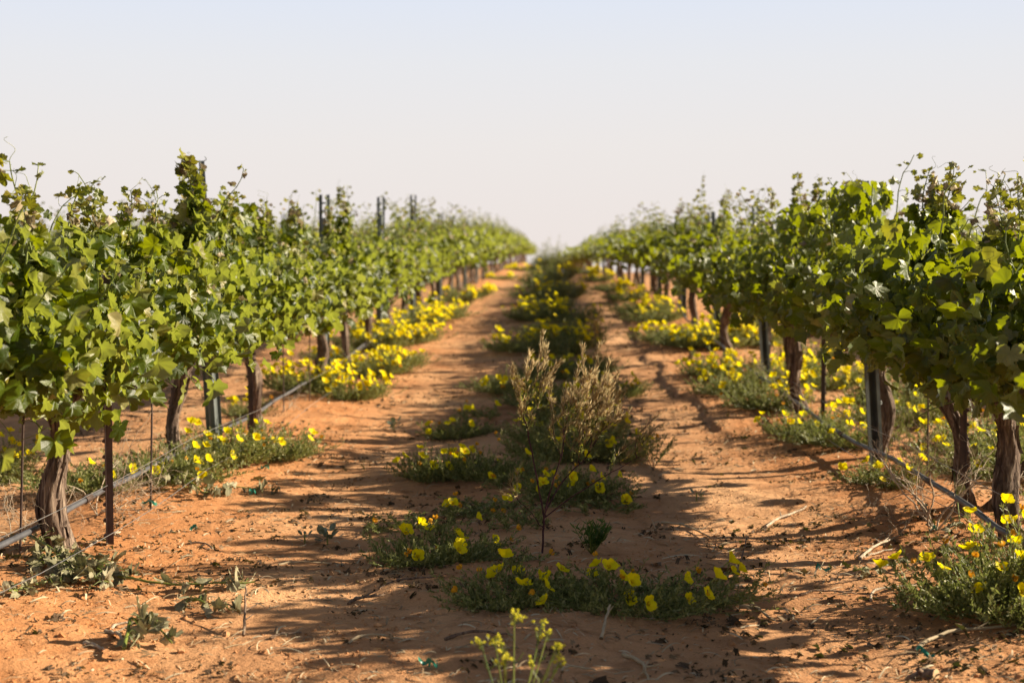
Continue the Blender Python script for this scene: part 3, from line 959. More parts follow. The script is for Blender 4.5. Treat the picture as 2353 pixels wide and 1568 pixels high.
def wilted_mesh(seed, r=.014):
    rg = np.random.default_rng(seed)
    m = MB()
    for k in range(5):
        a = k * 1.256 + rg.uniform(-.3, .3)
        n = 5; u = np.linspace(0, 1, n)
        c = np.stack([np.cos(a) * (.15 + .45 * np.sin(u * 2.4)), np.sin(a) * (.15 + .45 * np.sin(u * 2.4)), u * 1.1], -1)
        w = np.stack([-np.sin(a + u), np.cos(a + u), .3 * u], -1) * (.32 * np.sin(.5 + u * 2.2))[:, None]
        V = np.concatenate([c - w, c + w]) * r
        m.add(V, np.array([[i, i + 1, n + i + 1, n + i] for i in range(n - 1)]), 0)
    add_tube(m, [(0, 0, -r * 1.6), (0, 0, -r * .4), (0, 0, r * .2)], [r * .08, r * .12, r * .2], 5, 1)
    return m.mesh("wilted_flower", [M['orange'], M['shoot']])
WILTED = [wilted_mesh(1), wilted_mesh(2)]

NARROW_V = np.array([(0, 0, 0), (.35, .15, .03), (.35, -.15, .03), (1, 0, -.05), (.7, .12, .02), (.7, -.12, .02)], float)
NARROW_F = np.array([(0, 2, 1), (1, 2, 5), (1, 5, 4), (4, 5, 3)])

def herb_mesh(seed, rx, ry, h, stems, leaf=.016, per=26, mt='herb', flat=.5, stem_r=.0011):
    """a spreading clump of thin stems with narrow leaves; returns mesh and stem tips"""
    rg = np.random.default_rng(seed)
    m = MB(); tips = []; LP = []; LT = []; LN = []; LS = []
    for k in range(stems):
        a = rg.uniform(0, 2 * PI); q = math.sqrt(rg.random())
        lob = 1 + .28 * math.sin(a * 3 + seed) + .18 * math.sin(a * 5 + seed * 2) + (rg.uniform(.1, .55) if rg.random() < .12 else 0)
        root = np.array([math.cos(a) * rx * q * .55 * lob, math.sin(a) * ry * q * .55 * lob, 0])
        ea = a + rg.normal(0, .35)
        end = np.array([math.cos(ea) * rx * lob * min(1, q + rg.uniform(.1, .5)), math.sin(ea) * ry * lob * min(1, q + rg.uniform(.1, .5)), 0])
        hh = h * (1 - flat * q * q) * rg.uniform(.35, 1.0) * (1 + .25 * math.sin(a * 4 + seed)) * (1.25 if rg.random() < .15 else 1)
        n = 8; u = np.linspace(0, 1, n)
        sway = rg.normal(0, .02, 2)
        P = root[None] * (1 - u ** .7)[:, None] + end[None] * (u ** .7)[:, None]
        P[:, 2] = hh * u ** 1.25
        P[:, 0] += sway[0] * np.sin(u * 4); P[:, 1] += sway[1] * np.sin(u * 4)
        add_tube(m, P, stem_r * (1.3 - .6 * u), 3, 1)
        T = norm(np.gradient(P, axis=0))
        tips.append((P[-1], T[-1]))
        for j in range(per):
            t = rg.uniform(.08, 1) ** .8; i = min(n - 2, int(t * (n - 1))); f = t * (n - 1) - i
            p = P[i] * (1 - f) + P[i + 1] * f
            LP.append(p); d = T[i] * rg.uniform(.4, 1.1) + norm(rg.normal(0, 1, 3)) * .8; d[2] += .15
            LT.append(d); LN.append(rg.normal(0, 1, 3)); LS.append(leaf * rg.uniform(.6, 1.25))
    m.many(NARROW_V, NARROW_F, frames(np.array(LT), np.array(LN), np.array(LS)), np.array(LP), 0)
    return m.mesh("herb_foliage", [M[mt], M['shoot']]), tips

HERB = {
    'mound': [herb_mesh(11, .26, .24, .22, 250, .019, 34), herb_mesh(12, .24, .24, .19, 240, .019, 34)],
    'sprawl': [herb_mesh(13, .34, .22, .10, 230, .017, 34, flat=.25), herb_mesh(14, .30, .22, .115, 220, .018, 34, flat=.3)],
    'small': [herb_mesh(15, .13, .12, .07, 40, .015, 26), herb_mesh(16, .10, .12, .09, 36, .016, 26)],
    'tall': [herb_mesh(17, .22, .20, .34, 200, .023, 34), herb_mesh(18, .20, .22, .30, 200, .023, 34)],
}
def clump(px, py, kind, sx=1.0, sy=1.0, sz=1.0, nf=12, nw=3, label=None, name="wildflower_clump", at=None, rot=None, fs=1.0, whole=False, seed=0, group="yellow wildflower clumps"):
    p = G(px, py) if at is None else Vector((at[0], at[1], gz(*at)))
    rg = random.Random(int(px * 7 + py * 13 + seed + (at[0] * 100 + at[1] * 37 if at else 0)))
    me, tips = HERB[kind][rg.randrange(len(HERB[kind]))]
    rz = rg.uniform(0, 6.28) if rot is None else rot
    t = empty(name, p, 0); tag(t, label, "wildflowers", group)
    # turn only whole numbers of quarter turns when stretched, so the stretch stays along the lane axes
    link("foliage", me, t, rot=(0, 0, 0), scale=((sx if rg.random() < 2 else sx), sy, sz))
    top = sorted(tips, key=lambda q: -q[0][2] - (.08 * rg.random()))
    far = p.y > 9
    if far: nf = int(nf * (1.55 if p.y < 20 else .8)); fs = fs * 1.1
    pool = top[:max(nf + nw, int(len(top) * .65))]
    rg.shuffle(pool)
    cs = [q[0] for q in pool[:max(3, (nf + nw) // 5)]]
    if far: pool.sort(key=lambda q: min((q[0][0] - c[0]) ** 2 + (q[0][1] - c[1]) ** 2 for c in cs) ** .5 * (.4 + rg.random()))
    order = pool[:int((nf + nw) * 1.3) + 1]; rg.shuffle(order); pool = order
    nf = int(nf * 1.3)
    for k, (q, tt) in enumerate(pool[:nf + nw]):
        loc = Vector((q[0] * sx, q[1] * sy, q[2] * sz + .012))
        d = Vector((tt[0] + .45 + rg.uniform(-.6, .6), tt[1] + rg.uniform(-.7, .6), tt[2] * .6 + .40)).normalized()
        eu = d.to_track_quat('Z', 'Y').to_euler()
        w = k >= nf
        o = link("wilted_flower" if w else "flower", (WILTED if w else FLOWERS)[rg.randrange(2 if w else 4)], t, loc=loc, rot=eu, scale=(rg.uniform(.85, 1.15) * fs,) * 3)
        if w: o['label'] = "wilted orange flower"
    return t

def side_of(x): return "left" if x < 0 else "right"

# centre strip, near to far
clump(1440, 1385, 'sprawl', .92, .85, 1.05, 14, 6, "wide dark low wildflower clump nearest the camera, its right part in the lane centre")
clump(1180, 1378, 'sprawl', .68, .8, .85, 6, 4, "left part of the wide low wildflower clump nearest the camera")
clump(1010, 1288, 'sprawl', .74, .8, .95, 7, 6, "sprawling grey green wildflower clump left of the tall weed's foot")
clump(940, 1200, 'small', 1.3, 1.2, .9, 1, 2, "small sparse wildflower tuft left of the lane centre with one bloom")
clump(1130, 1165, 'small', 1.6, 1.4, .9, 2, 3, "low wildflower tuft just left of the tall weed")
clump(1200, 1200, 'small', 1.0, 1.0, 1.0, 1, 1, "wildflower tuft touching the tall weed's stem with one open bloom")
clump(1320, 1140, 'sprawl', .72, .8, 1.0, 10, 6, "wildflower clump directly behind the tall weed's stem")
clump(1000, 1090, 'mound', .62, .7, .85, 11, 5, "wildflower clump with a crown of blooms at the left of the lane centre")
clump(1120, 1095, 'sprawl', .7, .9, 1.2, 4, 5, "low wildflower clump between the bloom crown and the tall weed")
clump(1290, 1060, 'mound', .95, 1.0, 1.0, 12, 4, "dense dark wildflower mound behind the dry weed")
clump(1410, 1050, 'mound', .8, .85, .95, 7, 4, "dark wildflower mound right of the dry weed, with small trailing stems")
clump(1060, 985, 'sprawl', .75, .9, .9, 4, 2, "thin wildflower clump on sand left behind the dry weed")
clump(1320, 965, 'tall', 1.15, 1.1, .8, 18, 5, "tall dark wildflower bush behind the dry weed's plumes")
clump(1170, 900, 'mound', 1.0, 1.0, .8, 5, 2, "blurred dark wildflower mound left of the dry plumes")
clump(1420, 900, 'mound', .8, 1.0, .8, 4, 2, "blurred wildflower clump right of the dry plumes")
clump(1190, 805, 'mound', 1.1, 1.3, .95, 22, 3, "blurred wildflower mound in the lane centre left of the dark bushes")
clump(1290, 815, 'tall', 1.3, 1.5, .9, 26, 5, "large dark blurred wildflower bush in the lane centre")
clump(1335, 790, 'tall', 1.1, 1.4, .9, 14, 5, "brownish blurred bush at the right of the large dark bush")
clump(1235, 735, 'tall', 1.5, 2.4, .95, 34, 5, "blurred bush topped with a long bank of yellow blooms in the lane centre", fs=1.15)
clump(1325, 740, 'tall', 1.3, 2.2, .9, 12, 4, "far blurred bush right of the yellow bank")
clump(1250, 690, 'tall', 1.9, 3.4, 1.0, 16, 4, "far dark bush in the lane centre beyond the yellow bank", fs=1.2)
clump(1300, 680, 'tall', 1.6, 3.0, .9, 30, 3, "far bush with yellow blooms in the lane centre", fs=1.3)
clump(1250, 655, 'tall', 2.0, 5, 1.3, 10, 3, "farther dark bush below the end of the lane", fs=1.5)
clump(1278, 640, 'tall', 2.4, 5, 1.3, 16, 3, "farther bush with yellow specks below the end of the lane", fs=1.6)
for q, (px, py, kd, a_, b_, c_, nf_) in enumerate([(1080, 1180, 'small', 1.2, 1.0, .8, 0), (1250, 1155, 'small', .9, .8, .8, 1), (1390, 1160, 'small', 1.5, 1.2, 1.0, 2), (1180, 1110, 'small', 1.1, .8, 1.0, 2), (1240, 1010, 'mound', .6, .7, .8, 4), (1380, 990, 'mound', .6, .7, .8, 4),
                                  (1100, 950, 'small', 1.4, 1.2, 1, 2), (1230, 930, 'mound', .8, 1, .8, 4), (1350, 910, 'mound', .8, 1, .8, 4), (1260, 870, 'mound', .9, 1, .9, 5), (1350, 860, 'mound', .9, 1.1, .9, 4), (1270, 770, 'mound', 1.2, 1.6, 1, 5), (1100, 1290, 'small', 1.3, 1.2, .9, 1), (1270, 715, 'tall', 1.2, 2.4, .7, 4), (1275, 665, 'tall', 1.5, 3, .8, 4)]):
    clump(px, py, kd, a_, b_, c_, nf_, 2, "%s low green filler plant of the weedy strip in the lane centre, from the front" % ORD[q], name="weed_patch", group="low green weeds of the centre strip", seed=q)
# left row
clump(520, 1075, 'mound', 1.0, 1.0, .95, 9, 6, "wildflower mound around the foot of the bleached curved left trunk")
clump(640, 1060, 'mound', .8, .9, .65, 7, 3, "low wildflower mound right of the steel post at the left row")
clump(385, 1110, 'sprawl', .85, 1.0, 1.1, 3, 2, "pale wildflower tuft behind the drip tube at the left row")
clump(440, 1125, 'small', 1.4, 1.2, 1.2, 5, 2, "wildflower tuft in front of the bleached curved left trunk")
clump(700, 905, 'mound', 1.15, 1.1, 1.15, 42, 4, "wildflower mound covered in yellow blooms beyond the third left trunk")
clump(810, 915, 'mound', .95, 1.0, 1.0, 24, 6, "rounded wildflower mound at the lane edge beyond the third left trunk")
clump(860, 865, 'mound', 1.15, 1.1, 1.0, 22, 6, "wildflower mound behind the rounded bloom mound on the left")
clump(915, 845, 'mound', .9, 1.0, .9, 16, 4, "wildflower mound poking into the lane on the left")
clump(860, 805, 'mound', 1.4, 1.5, 1.2, 38, 3, "bank of yellow wildflowers between thin left trunks", fs=1.05)
clump(935, 790, 'mound', 1.3, 1.5, 1.2, 38, 3, "bank of yellow wildflowers beside the third left post", fs=1.05)
clump(965, 755, 'tall', 1.3, 1.8, .85, 30, 3, "blurred yellow wildflower bank by the fourth left post", fs=1.15)
clump(1000, 735, 'mound', 1.6, 2.0, 1.2, 26, 3, "blurred yellow wildflowers at the lane edge beyond the fourth left post", fs=1.2)
clump(1055, 695, 'tall', 1.5, 2.0, .8, 34, 0, "far blurred yellow wildflower bank on the left", fs=1.5)
clump(1095, 680, 'tall', 1.3, 2.0, .7, 26, 0, "far blurred yellow wildflower bank on the left, nearer the lane", fs=1.5)
clump(1150, 641, 'tall', 1.8, 3, .5, 22, 0, "yellow smear of far wildflowers under the left row", fs=2.2)
clump(1205, 620, 'tall', 3.4, 6, .8, 46, 0, "bright yellow wildflower patch at the far end of the left track", fs=2.6)
clump(0, 0, 'mound', .9, .9, 1.0, 20, 4, "wildflower mound behind the nearest left trunk at the photo's left edge", at=(-2.72, 6.75))
clump(0, 0, 'mound', .55, .6, .6, 5, 2, "wildflower mound half hidden behind the third left trunk", at=(-1.98, 9.3))
clump(0, 0, 'mound', .8, .8, .8, 12, 2, "wildflowers seen between the thin trunks of the left row", at=(-2.0, 13.2))
clump(0, 0, 'mound', 1.2, 1.2, 1.1, 22, 2, "wildflowers seen between farther thin trunks of the left row", at=(-1.9, 15.8))
clump(0, 0, 'sprawl', 1.0, 1.0, 1.0, 3, 2, "pale low wildflower clump behind the dry weed on the left", at=(-2.0, 6.2))
# right row
clump(2285, 1405, 'mound', .92, .95, 1.0, 16, 11, "wildflower clump at the right edge nearest the camera")
clump(2365, 1380, 'mound', .8, .9, 1.0, 12, 6, "wildflower clump cut off by the right edge of the photo")
clump(2040, 1122, 'mound', .62, .7, .62, 8, 3, "small dark wildflower mound in front of the near steel post on the right")
clump(1860, 1010, 'mound', .85, 1.0, .72, 12, 4, "wildflower mound left of the near steel post on the right")
clump(1930, 1035, 'sprawl', .8, .9, 1.3, 6, 3, "low wildflower clump at the foot of the near right steel post")
clump(1770, 945, 'mound', 1.0, 1.1, .95, 13, 7, "wildflower mound before the leaning trunk of the right row")
clump(1690, 905, 'mound', 1.05, 1.2, .95, 12, 6, "grey green wildflower mound reaching into the right track")
clump(1640, 865, 'mound', .9, 1.1, .9, 18, 4, "wildflower mound left of the second right steel post")
clump(1790, 880, 'mound', 1.2, 1.2, 1.2, 20, 4, "wildflower mound between the second and nearest right posts")
clump(1600, 800, 'mound', 1.3, 1.5, 1.1, 26, 3, "blurred wildflower mound by the third right post", fs=1.05)
clump(1545, 785, 'mound', 1.3, 1.5, 1.1, 22, 3, "blurred wildflower mound in the right track's edge")
clump(1660, 800, 'tall', 1.3, 1.5, 1.0, 30, 3, "blurred tall wildflowers between the second and third right posts", fs=1.1)
clump(1500, 740, 'mound', 1.3, 1.6, 1.0, 12, 2, "small blurred wildflower clump farther up the right row")
clump(1478, 718, 'mound', 1.5, 1.8, 1.0, 18, 2, "blurred yellow clump by thin trunks of the right row", fs=1.2)
clump(1440, 690, 'tall', 1.4, 2.2, .75, 26, 0, "far blurred yellow clump along the right row", fs=1.4)
clump(1405, 668, 'tall', 1.4, 2.6, .75, 28, 0, "farther blurred yellow clump along the right row", fs=1.6)
clump(1372, 645, 'tall', 1.6, 3.4, .75, 30, 0, "far yellow clump where the right track narrows", fs=2.0)
clump(1345, 628, 'tall', 2.2, 5.0, .7, 30, 0, "bright yellow patch at the far end of the right track", fs=2.6)
behind = [(2.25, 5.5, 12), (2.55, 6.4, 14), (2.15, 6.9, 18), (2.35, 7.8, 20), (2.2, 8.9, 16), (2.4, 9.9, 16), (2.15, 11.0, 22), (2.3, 12.4, 24), (2.1, 14.2, 26), (2.2, 16.2, 24), (2.0, 4.75, 12), (2.35, 4.1, 10)]
for i, (x, y, n_) in enumerate(behind):
    clump(0, 0, 'tall' if i % 2 else 'mound', 1.2, 1.2, .95 if i % 2 else 1.15, n_, 3, "%s wildflower clump in the strip behind the right row, by distance" % ORD[i], at=(x, y))

# ------------------------------------------------------------------ the tall dry weed and other single plants
def weed():
    base = G(1247, 1272)
    t = empty("dry_weed", base); tag(t, "tall dry weed with purple stem and tan seed plumes in the middle of the lane", "weed")
    ms, mp, mf, ml = MB(), MB(), MB(), MB()
    rg = np.random.default_rng(8)
    S = 1 / 672.0
    def pt(px, py, dy=0): return np.array([(px - 1247) * S, dy, (1272 - py) * S])
    mains = [  # polylines in the plane of the plant with their own depth, then where pods start
        ([(1247, 1272, 0), (1249, 1190, 0), (1237, 1120, .02), (1215, 1010, .05), (1200, 950, .06)], .0035),
        ([(1248, 1200, 0), (1262, 1120, -.03), (1290, 1040, -.06), (1300, 960, -.05)], .0028),
        ([(1249, 1180, 0), (1290, 1110, .06), (1345, 1060, .10), (1385, 1000, .12)], .0026),
        ([(1249, 1190, 0), (1330, 1120, -.05), (1400, 1075, -.10), (1470, 1030, -.12)], .0022),
        ([(1249, 1215, 0), (1225, 1180, -.03), (1190, 1140, -.06)], .0018),
    ]
    for P, r in mains:
        Q = np.array([pt(*p) for p in P]); u = np.linspace(0, 1, 14); k = np.linspace(0, 1, len(Q))
        C = np.stack([np.interp(u, k, Q[:, i]) for i in range(3)], -1); C += rg.normal(0, .0015, C.shape)
        add_tube(ms, C, r * (1.2 - .6 * u), 6)
    plumes = [((1205, 960), (1170, 850), .16, .03), ((1200, 950), (1245, 762), .0, .05), ((1210, 980), (1285, 830), .02, .04), ((1215, 1000), (1190, 895), .1, 0),
              ((1300, 970), (1330, 830), -.05, -.02), ((1295, 990), (1300, 880), -.09, -.03), ((1300, 960), (1365, 845), .0, -.02), ((1340, 1040), (1382, 788), .05, .1), ((1360, 1030), (1405, 830), .08, .12),
              ((1350, 1050), (1412, 880), .1, .07), ((1385, 1000), (1420, 920), .1, .14), ((1310, 1030), (1345, 900), -.02, .02), ((1290, 1040), (1270, 940), -.06, .0),
              ((1380, 1000), (1395, 860), .12, .16), ((1330, 1060), (1330, 950), .02, -.05), ((1460, 1035), (1505, 940), -.12, -.14), ((1400, 1075), (1470, 990), -.1, -.1), ((1190, 1140), (1175, 1085), -.06, -.07), ((1350, 1020), (1420, 850), .04, .02), ((1340, 1000), (1390, 900), -.03, -.05), ((1310, 980), (1350, 870), .03, .06), ((1370, 1000), (1425, 950), .05, .02), ((1320, 1000), (1310, 900), .06, .08)]
    stub = np.array([(0, 0, 0), (.5, .034, 0), (.5, -.017, .03), (.5, -.017, -.03), (1, 0, 0)])
    stubf = np.array([(0, 1, 2), (0, 2, 3), (0, 3, 1), (4, 2, 1), (4, 3, 2), (4, 1, 3)])
    for a, b, d0, d1 in plumes:
        A, B = pt(*a, d0), pt(*b, d1)
        L = np.linalg.norm(B - A)
        for sub in range(4):
            off = rg.normal(0, .018, 3) * (sub > 0); ln = 1 if sub == 0 else rg.uniform(.55, .95)
            A2 = A + (B - A) * (0 if sub == 0 else rg.uniform(.1, .4))
            B2 = A + (B - A) * ln + off * 1.4 + np.array([rg.normal(0, .02), rg.normal(0, .02), 0]) * (sub > 0)
            u = np.linspace(0, 1, 12)
            C = A2[None] * (1 - u)[:, None] + B2[None] * u[:, None]
            C[:, 0] += .018 * np.sin(u * PI) * rg.normal(0, 1); C[:, 1] += .018 * np.sin(u * PI) * rg.normal(0, 1)
            add_tube(ms if sub == 0 else mp, C, .0012 * (1.4 - u), 4, 0)
            T = norm(np.gradient(C, axis=0))
            n = int(120 * L / .25)
            q = rg.random(n) ** .75; idx = np.minimum((q * 11).astype(int), 10)
            pos = C[idx] * (1 - (q * 11 - idx))[:, None] + C[idx + 1] * (q * 11 - idx)[:, None]
            dirs = T[idx] * 1.0 + norm(rg.normal(0, 1, (n, 3))) * .62; dirs[:, 2] += .2
            top = q > .35
            mp.many(stub, stubf, frames(dirs[top], rg.normal(0, 1, (top.sum(), 3)), rg.uniform(.016, .036, top.sum())), pos[top], 0)
            low = ~top
            ml.many(NARROW_V * np.array([1, .6, 1]), NARROW_F, frames(dirs[low], rg.normal(0, 1, (low.sum(), 3)), rg.uniform(.012, .028, low.sum())), pos[low], 0)
            for _ in range(4):
                if rg.random() < .7:
                    c = C[rg.integers(2, 9)] + rg.normal(0, .008, 3)
                    k = 5
                    mf.many(NARROW_V * np.array([1, 2.4, 1]), NARROW_F, frames(rg.normal(0, 1, (k, 3)) + [0, 0, .6], rg.normal(0, 1, (k, 3)), np.full(k, .0048)), np.tile(c, (k, 1)), 0)
    # feathery green leaves in the middle of the plant
    for _ in range(26):
        b = pt(rg.uniform(1200, 1400), rg.uniform(960, 1075), rg.uniform(-.08, .1)); d = norm(rg.normal(0, 1, 3) + [0, 0, .5]); u = np.linspace(0, 1, 6)
        C = b + d * (u * .055)[:, None]; add_tube(ml, C, .0006, 3)
        n = 16; i = rg.integers(0, 6, n)
        ml.many(NARROW_V * np.array([1, .6, 1]), NARROW_F, frames(norm(rg.normal(0, 1, (n, 3))) + d, rg.normal(0, 1, (n, 3)), rg.uniform(.006, .014, n)), C[i], 0)
    link("stem", ms.mesh("weed_stem", [M['purple']]), t); link("seed_pods", mp.mesh("weed_pods", [M['pod']]), t)
    link("leaves", ml.mesh("weed_leaves", [M['herb']]), t); link("small_flowers", mf.mesh("weed_flowers", [M['mustard']]), t)
weed()

def weed2(px, py, h, n, label, seed, mt='pod', spread=.5):
    base = G(px, py); t = empty("dry_weed", base); tag(t, label, "weed")
    rg = np.random.default_rng(seed); m = MB(); LP = []; LT = []
    for k in range(n):
        a = rg.uniform(0, 2 * PI); d = np.array([math.cos(a) * spread, math.sin(a) * spread, 1]); L = h * rg.uniform(.6, 1.05); u = np.linspace(0, 1, 9)
        C = d[None] * (u * L)[:, None] + np.array([math.cos(a * 3), math.sin(a * 2), 0])[None] * (.05 * h * np.sin(u * 5))[:, None]
        C[:, :2] *= (u ** .4)[:, None] * .8
        add_tube(m, C, .0014 * (1.5 - u), 4, 0)
        for j in range(46):
            q = rg.uniform(.35, 1); i = int(q * 7.99); LP.append(C[i] + (C[i + 1] - C[i]) * rg.random()); LT.append(norm(C[i + 1] - C[i]) + norm(rg.normal(0, 1, 3)) * .7)
    link("stem", m.mesh("weed_stem", [M['twig']]), t)
    m2 = MB(); k = len(LP)
    m2.many(NARROW_V, NARROW_F, frames(np.array(LT), rg.normal(0, 1, (k, 3)), rg.uniform(.012, .028, k) * (h / .3) ** .5), np.array(LP))
    link("seed_pods", m2.mesh("weed_pods", [M[mt]]), t)
weed2(1500, 1075, .17, 7, "small dark branching weed right of the tall dry weed", 41, 'herb', .9)
weed2(1365, 800, .42, 16, "blurred tan dry weed at the right side of the dark centre bushes", 42, 'pod', .35)
weed2(1400, 1010, .34, 9, "reddish brown dry weed just right of the tall dry plumes", 43, 'pod', .45)
clump(0, 0, 'tall', 2.1, 3.0, 3.9, 0, 0, "dark rounded bush on the skyline where the lane ends", name="bush", at=(.18, 54))
clump(0, 0, 'mound', 1.6, 3.0, 4.2, 0, 0, "smaller dark bush beside the rounded bush on the skyline", name="bush", at=(-.15, 56))

def lance_plant():
    base = G(1358, 1268); t = empty("green_herb", base); tag(t, "bushy green plant with narrow leaves right of the tall weed's foot", "plant")
    rg = np.random.default_rng(4); ms, ml = MB(), MB(); LP = []; LT = []
    for k in range(24):
        a = rg.uniform(0, 2 * PI); r_ = rg.uniform(.01, .075); L = rg.uniform(.07, .135); u = np.linspace(0, 1, 7)
        C = np.stack([math.cos(a) * r_ * u ** .8, math.sin(a) * r_ * u ** .8, L * u], -1)
        add_tube(ms, C, .0013 * (1.3 - .6 * u), 4)
        for j in range(22):
            q = rg.uniform(.35, 1); i = int(q * 5.99); LP.append(C[i]); LT.append(np.array([rg.normal(0, .7), rg.normal(0, .7), .8]))
    k = len(LP)
    ml.many(NARROW_V * np.array([1, .5, 1]), NARROW_F, frames(np.array(LT), rg.normal(0, 1, (k, 3)), rg.uniform(.016, .034, k)), np.array(LP))
    link("stem", ms.mesh("herb_stem", [M['shoot']]), t); link("leaves", ml.mesh("herb_leaves", [M['herb_dark']]), t)
lance_plant()

def rosette(px, py, label, s=1.0, seed=1, n=16):
    base = G(px, py); t = empty("grey_herb", base); tag(t, label, "plant", "small grey green broad-leaved plants")
    rg = np.random.default_rng(seed); ml, ms = MB(), MB()
    u = np.linspace(0, 1, 6)
    V = [(0, 0, 0)]
    for a in u[1:-1]:
        w = .34 * math.sin(a * PI) ** .8
        V += [(a, w, .10 * a), (a, 0, .0), (a, -w, .10 * a)]
    V += [(1, 0, -.05)]
    V = np.array(V); F = [(0, 2, 1), (0, 3, 2)]
    for k in range(3):
        o = 1 + k * 3
        F += [(o, o + 1, o + 4), (o, o + 4, o + 3), (o + 1, o + 2, o + 5), (o + 1, o + 5, o + 4)]
    F += [(10, 11, 13), (11, 12, 13)]
    F = np.array(F)
    tip = []; pos = []
    for k in range(n):
        a = rg.uniform(0, 2 * PI); el = rg.uniform(.0, 1.3); tip.append((math.cos(a), math.sin(a), el)); pos.append((math.cos(a) * .02 * s, math.sin(a) * .02 * s, .01 + .05 * s * (el / 1.3)))
    add_tube(ms, [(0, 0, -.01), (0, 0, .06 * s)], .003, 5)
    ml.many(V, F, frames(np.array(tip), np.tile([0, 0, 1.0], (n, 1)) + rg.normal(0, .4, (n, 3)), rg.uniform(.03, .05, n) * s), np.array(pos))
    link("stem", ms.mesh("herb_stem", [M['shoot']]), t); link("leaves", ml.mesh("herb_leaves", [M['grey_herb']]), t)
rosette(752, 1238, "small grey green broad leaved plant on the sand left of the lane centre", .80, 1, 24)
rosette(700, 1240, "tiny grey green seedling left of the small broad leaved plant", .6, 2, 9)
rosette(905, 980, "small grey plant on the sand left behind the bloom crown", 1.0, 3, 12)
rosette(1600, 1140, "small dark weed on sand right of the dry weed", .6, 4, 10)
rosette(1215, 950, "small weed on the sand between left track and centre bushes", .7, 5, 10)

def mustard():
    bx, by = .0, 2.98
    base = Vector((-.07, by, gz(-.07, by))); t = empty("yellow_mustard", base)
    tag(t, "blurred pale stemmed yellow mustard plant at the bottom edge of the photo", "plant")
    rg = np.random.default_rng(2); ms, mf, ml = MB(), MB(), MB()
    cz = CAM_H - base.z
    def pt(px, py, d):
        v = CAM_M @ Vector(((px - 1176) / FPX, -(py - 784) / FPX, -1)); k = d / v.y
        q = Vector((0, 0, CAM_H)) + v * k
        return np.array(q - base)
    heads = [(1181, 1412, 3.05, 11), (1135, 1462, 2.98, 7), (1103, 1470, 3.0, 5), (1158, 1512, 2.85, 7), (1246, 1425, 3.12, 6), (1258, 1452, 3.1, 3), (1280, 1478, 2.95, 7), (1288, 1512, 2.9, 3), (1225, 1518, 3.05, 2), (1152, 1478, 3.0, 3)]
    hub = np.array([0, 0, .06])
    for hx, hy, d, n in heads:
        H = pt(hx, hy, d)
        u = np.linspace(0, 1, 12)
        mid = np.array([H[0] * .55, H[1] * .6, H[2] * .45])
        C = (1 - u)[:, None] ** 2 * np.array([0, 0, -.01]) + 2 * (u * (1 - u))[:, None] * mid + (u ** 2)[:, None] * H
        add_tube(ms, C, .0023 * (1.2 - .5 * u), 6)
        for k in range(n + 3):
            c = H + rg.normal(0, .0075, 3) + np.array([0, 0, -.004]); kk = 6
            mf.many(NARROW_V * np.array([1, 2.6, 1]), NARROW_F, frames(rg.normal(0, 1, (kk, 3)) + [0, 0, .8], rg.normal(0, 1, (kk, 3)), np.full(kk, .0062)), np.tile(c, (kk, 1)), 0)
            add_tube(ms, [H + [0, 0, -.02], c], .0007, 3)
        for k in range(4):                        # young pods along the stem
            i = rg.integers(5, 11); dd = norm(np.array([rg.normal(0, .7), rg.normal(0, .7), .9]))
            add_tube(ms, [C[i], C[i] + dd * .012, C[i] + dd * .012 + norm(dd + [0, 0, .6]) * .02], [.0008, .0013, .0006], 4)
    for k in range(14):
        a = rg.uniform(0, 2 * PI); d = np.array([math.cos(a), math.sin(a), rg.uniform(.2, 1)])
        ml.many(NARROW_V * np.array([1, 1.6, 1]), NARROW_F, frames(d[None], np.array([[0, 0, 1.0]]), np.array([.05])), np.array([[0, 0, .01]]))
    link("stem", ms.mesh("mustard_stem", [M['shoot']]), t); link("flower_heads", mf.mesh("mustard_flowers", [M['mustard']]), t); link("leaves", ml.mesh("mustard_leaves", [M['herb']]), t)
mustard()

# ------------------------------------------------------------------ dead brush, cuttings, sticks
def brush(px, py, h, w, n, label, mt, seed, r=.002, at=None):
    base = G(px, py) if at is None else Vector((at[0], at[1], gz(*at)))
    rg = np.random.default_rng(seed); m = MB()
    def branch(p, d, L, r_, lev):
        n_ = 7; P = [p]
        for i in range(n_):
            d = norm(d + rg.normal(0, .20, 3)); p = p + d * L / n_; p[2] = max(p[2], .004); P.append(p)
        add_tube(m, P, np.linspace(r_, r_ * .5, n_ + 1), 5 if lev == 0 else 3)
        if lev < 3:
            for k in range(3):
                i = rg.integers(2, n_ + 1); branch(P[i], norm(d + rg.normal(0, .75, 3)), L * rg.uniform(.45, .7), r_ * .55, lev + 1)
    for k in range(n):
        a = rg.uniform(0, 2 * PI)
        branch(np.array([math.cos(a) * r, math.sin(a) * r, 0]), norm(np.array([math.cos(a) * w, math.sin(a) * w, h * rg.uniform(.6, 1)])), h * rg.uniform(.6, 1.0), r, 0)
    o = link("dead_brush", m.mesh("dead_brush", [M[mt]]), loc=base)
    tag(o, label, "dead brush", "dead brush at the feet of the vines")
brush(225, 1190, .34, .30, 9, "tangle of pale dead branches behind the brown stake on the left", 'pale', 3, .0026)
brush(170, 1150, .30, .30, 6, "thin dead branches left of the nearest left trunk", 'pale', 4, .002, at=(-1.95, 5.1))
brush(2115, 1140, .34, .16, 18, "grey tangled dead brush left of the bent double trunk", 'twig', 5, .0014)
brush(2150, 1215, .36, .22, 6, "bleached upright dead branches in front of the bent double trunk", 'pale', 6, .0042)
brush(1990, 1180, .10, .20, 7, "low reddish dead brush beside the right track", 'twig', 7, .0012)
brush(2070, 1200, .10, .24, 8, "flat dead brush left of the bleached branches", 'twig', 8, .0014)
